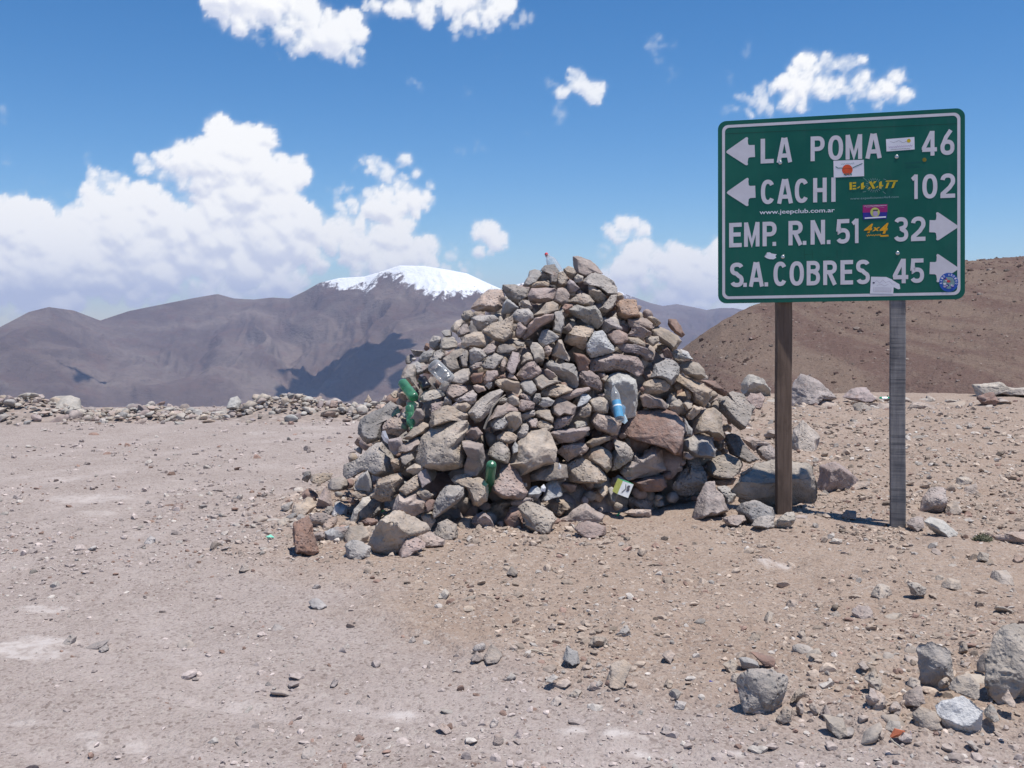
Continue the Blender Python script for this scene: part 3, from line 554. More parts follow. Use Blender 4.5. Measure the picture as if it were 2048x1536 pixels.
TILES = dict(A=(1000, 500, 2048 / 240), B=(1200, 540, 2048 / 240), Cc=(800, 560, 2048 / 240), D=(1000, 640, 2048 / 240), E=(1200, 680, 2048 / 240), H=(780, 700, 2048 / 240),
             G=(980, 780, 2048 / 240), Eh=(1200, 800, 2048 / 240), F=(1380, 700, 2048 / 240), N=(1380, 860, 2048 / 280), J=(680, 820, 2048 / 240), M=(880, 900, 2048 / 240),
             I=(1080, 900, 2048 / 240), L=(560, 930, 2048 / 240), K=(700, 930, 2048 / 240), Q=(540, 740, 4.096))
CAIRN = '''A
p 1265,95 1350,85 1560,170 1660,270 1750,400 1620,390 1450,465 1310,390 1270,250
g 1415,530 1540,400 1650,380 1790,425 1930,530 1995,640 1995,740 1840,770 1680,640 1450,580
t 1265,490 1330,405 1425,450 1425,540 1360,570 1285,550
t 1080,330 1170,270 1250,290 1300,380 1270,490 1200,480 1130,420
d 700,340 780,250 930,240 1000,350 1000,480 970,600 850,580 810,400
t 1010,370 1080,360 1160,470 1130,600 1070,630 980,590 990,450
m 1140,560 1190,500 1270,530 1360,650 1280,710 1170,710
g 510,350 680,340 720,420 620,560 460,620 390,610 480,450
g 640,440 720,365 810,360 870,440 930,510 750,520 610,530
t 470,600 600,530 780,510 840,560 830,620 560,650
g 40,650 60,590 250,575 400,630 480,660 470,800 300,900 170,850 90,740
m 480,780 540,650 760,640 930,650 980,680 900,840 660,895 520,870
p 990,650 1070,630 1130,660 1190,760 1160,880 1050,940 920,870 950,740
t 1510,600 1590,560 1660,650 1810,770 1790,850 1650,880 1560,790 1520,740
t 1150,890 1280,800 1430,725 1530,770 1610,880 1560,950 1440,965 1290,905
k 1160,1000 1330,930 1460,965 1620,950 1720,1070 1750,1250 1660,1340 1460,1240 1270,1110
g 1690,1010 1800,890 1900,760 2000,760 2000,850 1920,990 1780,1080
g 60,900 120,825 230,900 320,980 160,1080 20,1080
g 340,880 400,840 500,860 550,960 560,1020 400,990
t 570,1110 700,1010 790,900 900,870 990,930 990,1010 880,1080 700,1140
g 215,1100 300,1010 490,990 560,1080 570,1160 450,1300 300,1240 220,1220
m 385,1480 500,1260 590,1160 780,1090 910,1090 900,1190 700,1310 430,1510
g 930,1050 1060,1040 1090,1150 1095,1280 1040,1440 900,1390 920,1220
r 1060,980 1120,920 1250,930 1240,1080 1130,1080
m 260,1470 300,1240 350,1225 460,1330 410,1420 350,1500
t 215,1260 290,1270 260,1390 220,1380
p 1115,1320 1180,1245 1220,1290 1240,1330 1160,1400
B
o 290,600 360,510 480,485 640,500 640,620 690,800 560,820 440,830 300,760
t 300,390 380,400 410,480 360,520 300,500
p 490,830 660,815 800,830 900,910 900,1000 820,1010 620,930 530,980 495,900
t 820,800 890,785 990,840 1045,900 1000,950 910,970
m 490,1110 580,930 660,915 780,990 880,1060 870,1110 720,1160
m 130,1110 230,1000 330,1020 470,1090 480,1200 400,1260 260,1260 190,1190
p 0,960 100,850 210,830 260,900 390,990 370,1040 240,1000 130,1070 20,1020
t 430,1150 480,1140 650,1160 770,1240 770,1310 620,1290 460,1230
t 890,1010 1010,950 1110,990 1330,1120 1380,1210 1300,1340 1220,1390 1050,1240 900,1110
r 1190,830 1320,840 1390,950 1450,1100 1390,1150 1290,1080 1170,930
t 770,1160 850,1120 1010,1130 1010,1220 900,1300 790,1230
E
m 280,70 590,75 840,160 930,300 960,400 860,420 700,250 400,190 300,130
r 1060,160 1140,100 1240,230 1230,310 1110,300
w 1245,190 1390,150 1500,200 1590,330 1430,330 1260,300
m -150,330 0,280 220,235 450,260 650,300 740,440 740,570 620,610 440,510 100,550 -130,540
k 110,700 190,610 320,560 520,570 610,700 650,860 630,1100 600,1290 450,1330 240,1280 170,1080 100,950
t 720,860 780,720 950,660 1110,690 1220,800 1150,870 1000,930 760,920
g 860,640 960,420 1160,320 1300,370 1370,470 1360,600 1220,780 1100,700 950,650
t 1360,470 1400,400 1540,350 1700,400 1780,490 1800,640 1650,670 1450,590
t 1320,690 1390,600 1600,680 1770,760 1930,850 1880,1000 1780,1140 1600,1050 1560,870 1440,790
p 710,970 780,920 950,990 1070,1010 1155,1110 1120,1170 900,1160 740,1130
t 1170,1140 1250,1040 1350,1000 1410,1070 1440,1180 1350,1290 1230,1210
t 1410,1070 1500,1025 1590,1070 1580,1160 1480,1210
t 1470,1290 1610,1110 1760,1160 1690,1250 1580,1350 1520,1360
t 1440,830 1520,830 1570,900 1550,990 1500,1000
t 20,670 130,600 150,620 90,720
D
t 1085,330 1200,200 1270,110 1580,80 1620,170 1500,310 1440,510 1300,450 1110,380
w 1460,390 1600,210 1760,185 1830,280 1940,450 1950,530 1800,590 1560,630 1480,540
g 650,330 740,170 810,155 900,200 1010,290 920,370 740,450 680,400
g 880,600 930,460 970,330 1060,340 1100,460 1190,630 1170,700 1050,650
t 520,460 560,385 640,390 730,470 760,560 750,690 610,730 570,620
p 740,470 830,430 890,480 870,570 800,640
k 230,370 270,335 330,370 415,380 410,460 280,450
m 95,830 150,680 210,545 320,570 330,700 250,900 190,930
t 350,770 390,610 470,550 540,580 560,680 470,710 380,760
m 280,960 370,810 480,720 590,705 710,870 680,920 560,1000 380,1040
g 740,730 830,655 950,680 1000,760 1090,730 1260,750 1310,840 1330,1000 1320,1160 1200,1130 1000,960 850,830
m 755,860 800,830 900,890 970,960 850,1010 790,950
t 560,990 640,935 740,940 830,1030 1040,1050 900,1090 700,1190 610,1130
m 1350,980 1390,860 1540,870 1680,950 1740,1090 1720,1210 1580,1160 1420,1110
t 700,1230 770,1150 1000,1090 1120,1110 1240,1190 1180,1240 950,1320 740,1310
m 960,1330 1120,1260 1310,1170 1520,1140 1540,1200 1380,1280 1180,1370 1000,1360
t 0,1060 80,1000 320,1060 340,1180 300,1270 60,1200
g 325,1080 420,1030 540,1030 610,1120 620,1200 530,1290 380,1210
p 130,970 170,895 220,920 310,1030 150,1000
r 1260,560 1460,600 1540,700 1500,850 1340,870 1290,700
p 10,700 60,650 110,690 90,790 100,880 0,900
w 1310,1480 1400,1250 1470,1260 1555,1330 1500,1410 1370,1480
t 130,1310 210,1260 320,1340 320,1470 240,1470 130,1420
Cc
p 1215,470 1300,350 1500,155 1740,160 1770,270 1750,450 1640,540 1330,530
t 1040,600 1080,540 1200,500 1250,580 1220,680 1130,720 1070,680
g 1220,640 1290,590 1530,600 1680,570 1690,680 1540,770 1430,870 1330,860 1260,740
t 865,810 950,700 1040,665 1070,720 1010,810 960,880 890,880
p 970,900 1080,750 1140,750 1170,830 1200,880 1080,960 1000,970
t 1405,860 1560,740 1760,680 1910,600 1920,700 1930,900 1900,980 1760,1070 1600,1010 1480,930
g 700,880 780,845 860,850 890,950 850,970 750,960
g 500,1060 560,950 700,970 690,1060 690,1170 600,1200 510,1150
k 680,1120 730,980 850,985 970,1050 970,1150 850,1190 700,1180
t 1050,1080 1100,950 1250,890 1380,890 1500,1040 1470,1130 1370,1160 1200,1130 1080,1190
p 1400,1190 1500,1100 1590,1070 1640,1140 1620,1220 1480,1270
d 1640,1220 1700,1110 1790,1090 1930,1130 1980,1180 1900,1260 1700,1260
r 400,1190 430,1080 490,1080 500,1180 440,1210
g 170,1180 400,1210 350,1290 250,1310
g 360,1270 400,1220 580,1200 580,1270 510,1330 490,1410 310,1410
g 510,1380 560,1260 680,1190 760,1270 720,1360 600,1390
d 90,1380 110,1300 180,1265 230,1300 200,1400 150,1440 100,1430
g 170,1390 210,1330 270,1330 260,1380
t 740,1340 900,1210 1040,1170 1100,1200 980,1260 1000,1380 1060,1530 900,1560 760,1480
d 1000,1280 1140,1200 1170,1250 1160,1400 1150,1500 1060,1480
g 1170,1400 1180,1200 1260,1150 1370,1180 1480,1290 1400,1370 1250,1450 1170,1520
g 1380,1440 1500,1300 1580,1240 1770,1310 1710,1420 1600,1540 1430,1520
p 1700,1430 1740,1350 1800,1340 1820,1420 1770,1530 1700,1530
p 1200,1480 1300,1400 1410,1390 1380,1500 1250,1540
H
g 180,480 230,340 290,250 400,250 430,330 440,470 460,600 530,720 380,560 300,450
g 360,230 460,190 530,240 720,240 670,330 580,390 430,420 400,300
g 980,500 1080,420 1230,330 1330,320 1360,400 1340,500 1230,570 1080,570 1020,540
t 790,700 870,590 940,500 1010,560 1000,640 950,710
k 510,800 570,720 780,680 930,720 930,780 820,830 560,890 510,850
t 520,640 620,540 670,520 780,670 680,700 560,720
p 960,730 1030,600 1160,590 1290,620 1320,700 1200,780 1060,830
g 910,930 930,810 990,790 1050,870 1050,940 960,960
p 1060,870 1200,790 1400,690 1470,750 1470,850 1380,960 1300,880 1170,890 1070,960
t 1060,980 1170,900 1320,880 1380,960 1290,1060 1160,1020
p 1420,610 1490,590 1600,620 1640,690 1510,730 1450,690
w 1625,610 1680,530 1750,550 1740,620 1690,670
g 1330,1080 1470,900 1700,730 1880,680 1920,720 1800,900 1700,1060 1560,1200 1460,1240 1390,1130
t 1780,560 1840,500 2000,490 2050,560 2048,720 1920,700 1860,630
m 700,920 880,880 900,980 760,1050 700,1070
t 680,1240 720,1070 920,960 1060,960 1200,1040 1330,1110 1300,1220 1130,1210 900,1280 710,1320
p 320,1180 440,1010 530,1010 590,1120 570,1200 440,1280 330,1240
g 200,1100 260,1050 310,1090 290,1160 230,1150
p 130,640 170,620 290,750 310,830 240,880 130,800
t 0,760 60,700 130,700 140,800 60,820
g 270,900 400,880 510,900 520,980 420,1060 290,1050
m 1590,520 1650,360 1830,350 1850,430 1730,550 1620,580
r 1370,460 1420,400 1590,380 1570,560 1440,580 1390,540
r 1800,490 1890,430 1950,415 1990,470 1880,500
m 1210,1420 1370,1330 1480,1310 1580,1430 1480,1540 1300,1560
g 1710,1210 1800,1150 1960,1130 2020,1240 1950,1340 1790,1370 1720,1300
p 1650,1240 1830,960 1990,900 2050,960 2040,1080 1900,1150 1740,1180
J
d 305,290 340,170 430,90 560,20 680,-20 820,-130 950,-60 1000,40 820,130 740,230 690,500 560,540 470,560 380,490 320,400
p 720,300 790,200 840,130 950,130 1060,180 1160,250 1150,330 1050,400 1010,440 860,420 780,390 730,340
m 810,510 1030,465 1080,570 1060,660 940,770 850,690
p 1060,600 1310,500 1360,580 1270,680 1140,740 1000,730 1000,650
t 1070,490 1240,310 1400,215 1540,270 1440,390 1330,440 1200,510
w 240,1300 330,1130 470,1010 520,1120 560,1280 540,1390 380,1400 250,1350
t 850,850 1030,830 1030,980 900,1050
g 1030,810 1180,725 1260,830 1130,940 1060,900
t 540,1490 620,1210 790,1150 1010,1090 1050,1180 1030,1320 980,1450 880,1540 700,1560
t 1000,1370 1130,1250 1320,1110 1390,1280 1250,1400 1120,1480
m 1320,1110 1460,1010 1560,1220 1400,1320
t 1130,1000 1280,920 1480,1000 1400,1070 1250,1110 1140,1060
Q
t 1190,740 1240,560 1350,480 1500,440 1610,420 1630,480 1560,600 1600,700 1580,790 1420,820 1250,790
g 600,870 600,780 700,740 800,640 900,600 970,660 1000,840 900,880 760,830 640,890
p 1570,590 1650,590 1740,620 1760,720 1740,800 1690,860 1600,880 1590,780 1620,700
K
p 730,770 780,580 830,515 930,560 1110,510 1180,560 1280,620 1250,800 1060,880 930,820
t 1130,490 1190,415 1270,410 1430,520 1340,600 1250,650 1200,560
r 1270,660 1350,600 1450,610 1430,750 1330,810
g 1420,790 1440,640 1550,480 1640,365 1940,370 1920,550 1790,680 1600,810 1440,900
k 1210,880 1260,810 1400,810 1460,950 1380,1080 1300,1040
t 1400,1150 1500,1000 1650,935 1810,1020 1830,1190 1620,1255 1500,1200
t 280,1290 400,1130 510,960 680,840 790,780 880,810 1140,960 1360,1090 1360,1150 1060,1190 970,1300 720,1430 430,1490 360,1400
p 1030,1230 1220,1150 1400,1180 1610,1280 1590,1330 1380,1370 1150,1330
m 830,1440 960,1240 1140,1250 1280,1340 1270,1400 1050,1490 850,1520
g 150,750 330,620 500,570 570,620 560,750 420,850 200,870
k 0,960 60,760 200,570 310,560 340,610 210,690 150,760 120,880 60,1000
r 150,970 300,910 480,940 450,1040 290,1060
L
t 1100,1210 1200,1070 1380,1040 1490,1120 1520,1200 1450,1310 1280,1300 1120,1270
g 1110,1360 1190,1310 1400,1330 1540,1400 1520,1520 1320,1560 1140,1510
g 260,930 310,850 370,840 450,900 430,940 300,970
t 190,780 250,660 360,630 450,560 530,580 600,700 480,820 370,850 260,830
m 610,640 720,440 790,310 850,480 920,640 830,690 700,720
d 810,330 860,250 990,215 1110,240 1160,340 1100,430 940,460 830,430
r 365,490 430,430 540,440 640,520 620,610 540,580 400,570
w 870,850 930,650 1000,630 1150,710 1140,800 1000,850
g 760,780 800,710 900,710 900,780 840,840
p 480,900 620,815 780,830 890,890 760,970 660,1040 520,980
p 740,1010 820,930 970,900 970,960 900,1050 740,1090
w 755,1140 950,1070 1160,1045 1150,1140 1080,1250 900,1270 780,1210
p 580,1190 720,1140 760,1210 700,1280 620,1270
t 1490,1110 1560,1050 1650,1060 1600,1140 1500,1140
r 1150,640 1190,560 1320,610 1250,680
t 1210,500 1280,440 1380,470 1440,460 1540,520 1420,560 1330,590
g 10,720 130,650 220,630 190,740 80,780
t -60,960 60,900 160,930 140,1020 0,1030
t 510,260 540,180 700,140 880,150 850,240 740,300 560,310
d 370,260 420,110 520,110 520,200 460,300
d 90,880 210,820 280,830 260,890 170,910
M
t 190,530 250,450 400,430 560,500 680,490 800,590 810,720 790,860 650,960 560,920 500,760 430,620 260,580
m 880,610 1010,420 1050,290 1200,260 1300,330 1380,500 1420,620 1500,720 1380,830 1080,820 920,700
t 725,1010 900,920 1150,820 1330,820 1200,990 1130,1080 900,1150 800,1090
p 1190,930 1300,820 1580,820 1600,890 1400,930 1340,990 1200,980
t 1335,1000 1480,905 1640,930 1920,1080 1985,1180 1900,1260 1860,1330 1760,1380 1560,1290 1400,1120
m 540,1230 600,1110 730,1060 850,1140 920,1250 780,1340 620,1300
r 1090,1190 1200,1000 1340,1000 1400,1160 1420,1290 1180,1300
t 280,1260 400,1160 530,1180 540,1280 420,1330 300,1320
w 1500,750 1560,650 1640,620 1740,690 1720,760 1640,920 1590,800 1510,800
t 1400,560 1480,560 1490,620 1440,660
p 970,1230 1080,1210 1100,1270 1030,1290
G
t 180,1290 340,1240 370,1110 490,900 700,730 950,680 1050,850 1130,1040 1090,1240 700,1390 480,1480 440,1360 290,1310
m 1030,740 1130,690 1290,680 1680,640 1690,690 1560,830 1400,890 1200,910 1090,850
p 1130,1060 1250,960 1560,900 1680,960 1660,1060 1500,1110 1340,1240 1290,1180
t 1650,910 1760,830 1920,800 2048,790 2048,860 1900,920 1740,990 1680,960
t 760,390 850,340 1020,350 1080,480 1070,560 950,520 800,460
p 630,530 700,480 800,490 820,540 790,640 690,650
t 780,570 900,515 1010,560 1080,640 1000,710 900,680 800,620
g 440,800 540,600 620,560 660,640 640,740 560,830 470,860
t 120,790 240,710 390,740 460,790 440,870 330,920 200,900 130,860
t 0,1000 100,900 200,890 320,1010 340,1150 300,1250 100,1200 -40,1120
w 370,980 430,880 480,950 480,1060 390,1090
t 220,410 400,350 510,400 540,570 440,680 330,740 280,600 260,460
g 520,420 680,370 760,340 770,430 650,500 560,520
p 1040,340 1090,190 1160,130 1300,170 1470,280 1430,430 1280,420 1180,470 1080,400
m 1090,560 1170,470 1320,420 1430,440 1300,600 1200,660 1100,670
t 1490,400 1560,290 1680,220 1730,290 1700,440 1600,470 1500,430
g 850,210 880,130 1000,125 1100,190 1040,270 900,300 800,250
g 715,200 770,70 860,60 870,140 810,230 750,240
m 500,200 540,160 640,160 760,230 750,320 560,370 480,330
p 510,80 560,35 690,110 680,180 640,190 520,120
k 1440,560 1500,530 1640,540 1660,600 1560,650 1450,650
m 100,340 200,270 330,245 450,310 480,360 300,380 180,390
t 120,220 200,140 290,130 300,220 200,230
d 700,1440 1060,1240 1300,1300 1330,1500 1000,1560 720,1540
t 1705,200 1770,115 1950,130 2020,220 2000,390 1880,400 1740,360
I
t 770,140 880,-10 1060,-50 1200,40 1235,130 1215,300 1130,380 1010,280 890,220
t 465,260 560,200 730,140 880,220 1000,290 1080,400 1130,520 1050,570 870,560 700,570 540,540 490,420
p 400,800 440,740 560,700 740,660 850,640 980,720 1040,870 1060,1000 950,1040 830,930 600,950 470,880
t 0,930 90,870 260,800 400,840 570,930 570,990 460,1000 310,1110 150,1010 30,1000
p 330,1140 560,1040 700,950 790,930 950,1050 1100,1110 1060,1170 920,1210 720,1190 400,1230
g 1160,680 1230,635 1320,710 1330,780 1270,930 1190,880
t 990,690 1100,600 1160,640 1150,760 1080,810 1030,760
p 1470,860 1540,790 1700,810 1940,890 1940,1030 1780,1010 1500,960
p 1430,1070 1640,1020 1890,1030 1890,1110 1740,1140 1560,1100
t 1390,960 1420,920 1500,940 1490,1000 1420,1000
w 20,860 80,690 110,590 200,525 290,540 350,650 380,780 200,820 60,880
g 1110,1010 1200,910 1290,970 1280,1010
p 1810,630 1830,540 2000,520 2050,560 2048,700 1900,670
Eh
g 220,1040 260,930 290,800 230,720 260,690 430,740 540,830 580,920 540,1020 330,1150 200,1200
p 360,1240 420,1140 560,1030 600,940 640,990 720,990 900,840 1000,805 1070,860 1120,1200 1010,1240 720,1330 500,1350 440,1310
r 390,490 480,380 680,240 900,180 1120,170 1310,250 1440,400 1460,520 1420,700 1400,960 1270,930 1160,840 1100,800 880,740 620,670 400,570
p -160,380 -70,180 20,230 180,280 350,350 380,410 300,580 200,600 -80,480
g 1230,1500 1330,1360 1440,1210 1520,1170 1520,1000 1600,1010 1760,1140 1810,1290 1830,1430 1720,1540 1620,1620 1380,1640 1280,1600
p 1420,960 1440,890 1520,900 1600,990 1540,1030 1450,1000
g 1440,660 1580,610 1780,600 1900,650 1970,860 1970,980 1700,980 1560,930 1430,840
g 1440,480 1460,320 1530,430 1590,500 1560,620 1450,620
r 560,1400 800,1330 1100,1300 1150,1480 1050,1560 700,1560
F
r 180,530 270,510 460,530 510,600 690,760 600,800 480,730 380,650
t 50,1350 220,1040 430,1000 560,1090 570,1200 560,1340 600,1500 380,1480 270,1410 70,1440
g 500,900 560,810 720,790 700,740 790,710 930,770 1000,900 1120,970 1000,1180 870,1360 720,1230 590,1090 520,1000
N
t 220,590 280,470 400,400 560,370 760,440 780,530 720,640 600,690 400,700 260,650
d 550,180 560,90 650,65 750,90 810,200 900,320 1010,420 860,480 800,460 600,350
p 760,110 900,100 1080,170 1240,190 1230,210 1000,230 960,320 860,230
p 980,260 1080,215 1200,230 1280,300 1290,450 1170,480 1060,420 1000,340
p 40,1230 130,1000 250,780 370,770 380,880 500,960 550,1110 350,1170 100,1240
p 260,740 330,710 620,690 680,720 620,800 400,810
g 400,850 520,820 620,870 700,940 600,1040 530,1060 480,960'''

# profile of the heap: radius against height, round an axis; elliptical in plan
AX, AY = 0.50, 9.3
PZ = [-.05, 0.15, .45, .68, 1.12, 1.56, 1.95, 2.12]; PR = [2.12, 2.02, 1.88, 1.74, 1.44, 1.05, .44, .10]
def heap_r(z): return np.interp(z, PZ, PR)
def ky_(dx, dy):
    return 1.08 - .54 * float(sstep(np.array(dx), -1.7, .6)) if dy < 0 else .84
def inside(p, grow=0.0):
    if p[2] > 2.12 or p[2] < 0: return False
    rx = heap_r(p[2]) + grow; dx = p[0] - AX; kx = 1.12 if dx < 0 else .75 + .2 * float(sstep(np.array(p[2]), .1, .7))
    return math.hypot(dx / kx, (p[1] - AY) / ky_(dx, p[1] - AY)) < rx
_gx = np.arange(-5, 5.01, .1); _gy = np.arange(4, 12.01, .1); _GX, _GY = np.meshgrid(_gx, _gy); _GZ = ground_z(_GX.ravel(), _GY.ravel(), False).reshape(_GX.shape)
def gz_fast(x, y): return float(_GZ[int(np.clip((y - 4) / .1, 0, len(_gy) - 1)), int(np.clip((x + 5) / .1, 0, len(_gx) - 1))])
def surface_depth(px, py):
    d = ray(px, py); best = None
    for s in np.arange(5.5, 9.9, .02):
        p = EYE + d * s
        if p[2] <= gz_fast(p[0], p[1]) + .01: return s - .02
        if inside(p): return s
        q = abs(s - 9.25)
        if best is None or q < best[0]: best = (q, s)
    return best[1]
CAIRN_ROOT = empty('cairn', (AX, AY, 0)); tag(CAIRN_ROOT, 'tall heap of grey and tan volcanic stones left of the green road sign', 'cairn')
STONES = []
def px_poly(tile, pts):
    x0, y0, k = TILES[tile]; return [(x0 + float(a) / k, y0 + float(b) / k) for a, b in (p.split(',') for p in pts)]
def cairn_stones():
    tile = None; i = 0
    for row in CAIRN.split('\n'):
        row = row.strip()
        if ' ' not in row: tile = row; continue
        code, *pts = row.split(); pp = px_poly(tile, pts); i += 1
        ca = np.array(pp); lowest = ca[:, 1].max(); mid = ca.mean(0)
        dep = surface_depth(mid[0], mid[1] * .5 + lowest * .5); lowz = at(mid[0], lowest, dep); bed = lowz[2] < gz_fast(lowz[0], lowz[1]) + .08
        if bed:
            d_ = ray(mid[0], lowest); dep = min(dep + .3, max(dep - .4, (gz_fast(lowz[0], lowz[1]) - EYE[2]) / d_[2]))
        m = dep / F_PX; g_ = 1.07; poly = [((x - mid[0]) * m * g_, -(y - mid[1]) * m * g_) for x, y in pp]
        if bed:                                             # bedded in the soil
            ymin = min(q[1] for q in poly); hgt = max(q[1] for q in poly) - ymin; poly = [(x, y - .16 * hgt if y < ymin + .35 * hgt else y) for x, y in poly]
        span = max(np.ptp(ca[:, 0]), np.ptp(ca[:, 1]))
        if i % 5 == 4: me, c, D, s = stone_mesh('stone', poly, 100 + i, .85, 4 if span > 60 else 3 if span > 16 else 2)
        else: me, c, D, s = block_mesh('stone', poly, 100 + i, .85, 3 if span > 42 else 2)
        cen = at(mid[0], mid[1], dep) + RT * c[0] + UP * c[1] + FW * ((.12 if bed else .40) * D)
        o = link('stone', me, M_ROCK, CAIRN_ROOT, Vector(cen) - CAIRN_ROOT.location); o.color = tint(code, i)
        STONES.append(o)
cairn_stones()
def random_rock(r_, size, sub=2, flat=.7):
    V, F = ICO[sub]; P = V * np.array([r_.uniform(.75, 1.3), r_.uniform(.7, 1.1), flat * r_.uniform(.75, 1.15)])
    for _ in range(7):
        n = r_.normal(0, 1, 3); n /= np.linalg.norm(n); h = P @ n; lim = r_.uniform(.42, .82) * h.max(); P = P - n * (np.maximum(0, h - lim) * .97)[:, None]
    o_ = r_.uniform(0, 50, 3)
    P = P * (1 + .10 * fbm(P * 1.7 + o_, 2, 9) + .05 * fbm(P * 5 + o_, 2, 10))[:, None]
    a = r_.uniform(0, 2 * math.pi); c, s = math.cos(a), math.sin(a); P = P @ np.array([[c, -s, 0], [s, c, 0], [0, 0, 1]]).T
    t = r_.normal(0, .25, 2); P = P @ np.array([[1, 0, t[0]], [0, 1, t[1]], [-t[0], -t[1], 1]]).T
    return P * size, F[:, [0, 1, 2]]
def fill():
    r_ = np.random.default_rng(21); Vs = []; Fs = []; Cs = []; k = 0; codes = 'gtpmtgr'
    for i in range(620):
        z = r_.uniform(0, 1) ** 1.3 * 2.0; a = r_.uniform(0, 2 * math.pi); size = r_.uniform(.10, .21) * (1 - .25 * z / 2)
        front = math.sin(a) < .12
        sa = math.sin(a); rr_ = heap_r(z) - (.38 + size * .35 if front else (.34 + size * .4 if sa < .55 else .10 + size * .4))
        if rr_ < .03: rr_ = .03
        dx = math.cos(a) * rr_; p = np.array([AX + dx * (1.12 if dx < 0 else .75 + .2 * float(sstep(np.array(z), .1, .7))), AY + math.sin(a) * rr_ * ky_(dx, math.sin(a)), z - (.1 if front else .02)])
        if front and z < .3: p[:2] = np.array([AX, AY]) + (p[:2] - np.array([AX, AY])) * .93
        V, F = random_rock(r_, size, 2, .85); Vs.append(V + p); Fs.append(F + k); Cs.append(np.tile(np.array(tint(codes[i % 7], i + 4000)[:3]), (len(V), 1))); k += len(V)
    for i in range(420):                       # grit and small stones wedged in the gaps of the front
        z = r_.uniform(.05, 1.9); a = r_.uniform(math.pi * .98, math.pi * 2.02); size = r_.uniform(.035, .075); rr_ = max(.03, heap_r(z) - r_.uniform(.16, .30)); dx = math.cos(a) * rr_
        p = np.array([AX + dx * (1.12 if dx < 0 else .75 + .2 * float(sstep(np.array(z), .1, .7))), AY + math.sin(a) * rr_ * ky_(dx, math.sin(a)), z])
        V, F = random_rock(r_, size, 1, .8); Vs.append(V + p); Fs.append(F + k); Cs.append(np.tile(np.array(tint(codes[i % 7], i + 7000)[:3]), (len(V), 1))); k += len(V)
    # dark solid core added inside the heap to block light leaking through
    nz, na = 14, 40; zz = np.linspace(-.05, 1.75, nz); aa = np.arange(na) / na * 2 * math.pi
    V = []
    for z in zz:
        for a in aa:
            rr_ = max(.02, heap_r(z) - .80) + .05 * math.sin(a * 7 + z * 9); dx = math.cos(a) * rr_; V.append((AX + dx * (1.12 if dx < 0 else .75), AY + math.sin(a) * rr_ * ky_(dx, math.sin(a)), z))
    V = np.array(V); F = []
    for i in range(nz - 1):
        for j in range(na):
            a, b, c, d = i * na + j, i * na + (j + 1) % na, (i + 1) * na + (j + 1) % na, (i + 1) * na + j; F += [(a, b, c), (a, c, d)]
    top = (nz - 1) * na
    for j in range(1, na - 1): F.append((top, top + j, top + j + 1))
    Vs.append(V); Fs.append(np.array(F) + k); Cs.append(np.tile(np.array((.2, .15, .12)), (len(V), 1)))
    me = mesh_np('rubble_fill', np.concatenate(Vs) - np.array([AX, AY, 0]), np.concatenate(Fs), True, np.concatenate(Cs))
    o = link('rubble_fill', me, M_RUBBLE, CAIRN_ROOT); o['kind'] = 'stuff'
fill()
# ------------------------------------------------------------ road sign
def crop(cx, cy): return 1400 + cx / 3.5714, 190 + cy / 3.5714       # coordinates read in an enlarged view of the panel
D_L, D_R = 8.2, 7.8
TL, BL = at(1432, 243, D_L), at(1440, 607, D_L); TR, BR = at(1927, 216, D_R), at(1933, 598, D_R)
SU = (TR - TL) + (BR - BL); SU /= np.linalg.norm(SU); SV = (TL - BL) + (TR - BR); SV -= SU * (SV @ SU); SV /= np.linalg.norm(SV)
SN = np.cross(SU, SV); SN = SN if SN[1] < 0 else -SN
SO = (TL + TR + BL + BR) / 4
def suv(px, py):
    d = ray(px, py); s = ((SO - EYE) @ SN) / (d @ SN); p = EYE + d * s - SO; return np.array([p @ SU, p @ SV])
def cuv(cx, cy): return suv(*crop(cx, cy))
SIGN = empty('road_sign', (float(SO[0]), float(SO[1]), 0)); tag(SIGN, 'green road sign with white lettering, arrows and stickers on two wooden posts', 'road sign')
SL = np.array(SIGN.location)
def swd(P2, h): P2 = np.asarray(P2, float); return SO + P2[:, :1] * SU + P2[:, 1:2] * SV + SN * h - SL
def sheet(name, polys, h, mat, parent=SIGN, thick=0.0):
    """flat polygons (each convex or triangulated list of (pts, tris)) on the sign face"""
    Vs = []; Fs = []; k = 0
    for q, (pts, tris) in enumerate(polys):
        v = swd(pts, h + q * .00018); Vs.append(v); Fs.append(np.asarray(tris) + k); k += len(v)
    V = np.concatenate(Vs); F = np.concatenate(Fs)
    n = np.cross(V[F[0, 1]] - V[F[0, 0]], V[F[0, 2]] - V[F[0, 0]])
    me = mesh_np(name, V, F if n @ SN > 0 else F[:, ::-1], False)
    return link(name, me, mat, parent)
def fan(pts): return (np.asarray(pts, float), [(0, i, i + 1) for i in range(1, len(pts) - 1)])
def ribbon(path, t):
    P = np.asarray(path, float); d = np.diff(P, axis=0); d /= np.linalg.norm(d, axis=1, keepdims=True) + 1e-12; nn = np.stack([-d[:, 1], d[:, 0]], 1)
    L = []; Rr = []
    for i in range(len(P)):
        if i == 0: m = nn[0]; s = 1
        elif i == len(P) - 1: m = nn[-1]; s = 1
        else:
            m = nn[i - 1] + nn[i]; m /= np.linalg.norm(m) + 1e-9; s = 1 / max(.45, m @ nn[i])
        L.append(P[i] + m * t / 2 * s); Rr.append(P[i] - m * t / 2 * s)
    n = len(P); pts = np.array(L + Rr); tris = []
    for i in range(n - 1): tris += [(i, n + i, n + i + 1), (i, n + i + 1, i + 1)]
    return pts, tris
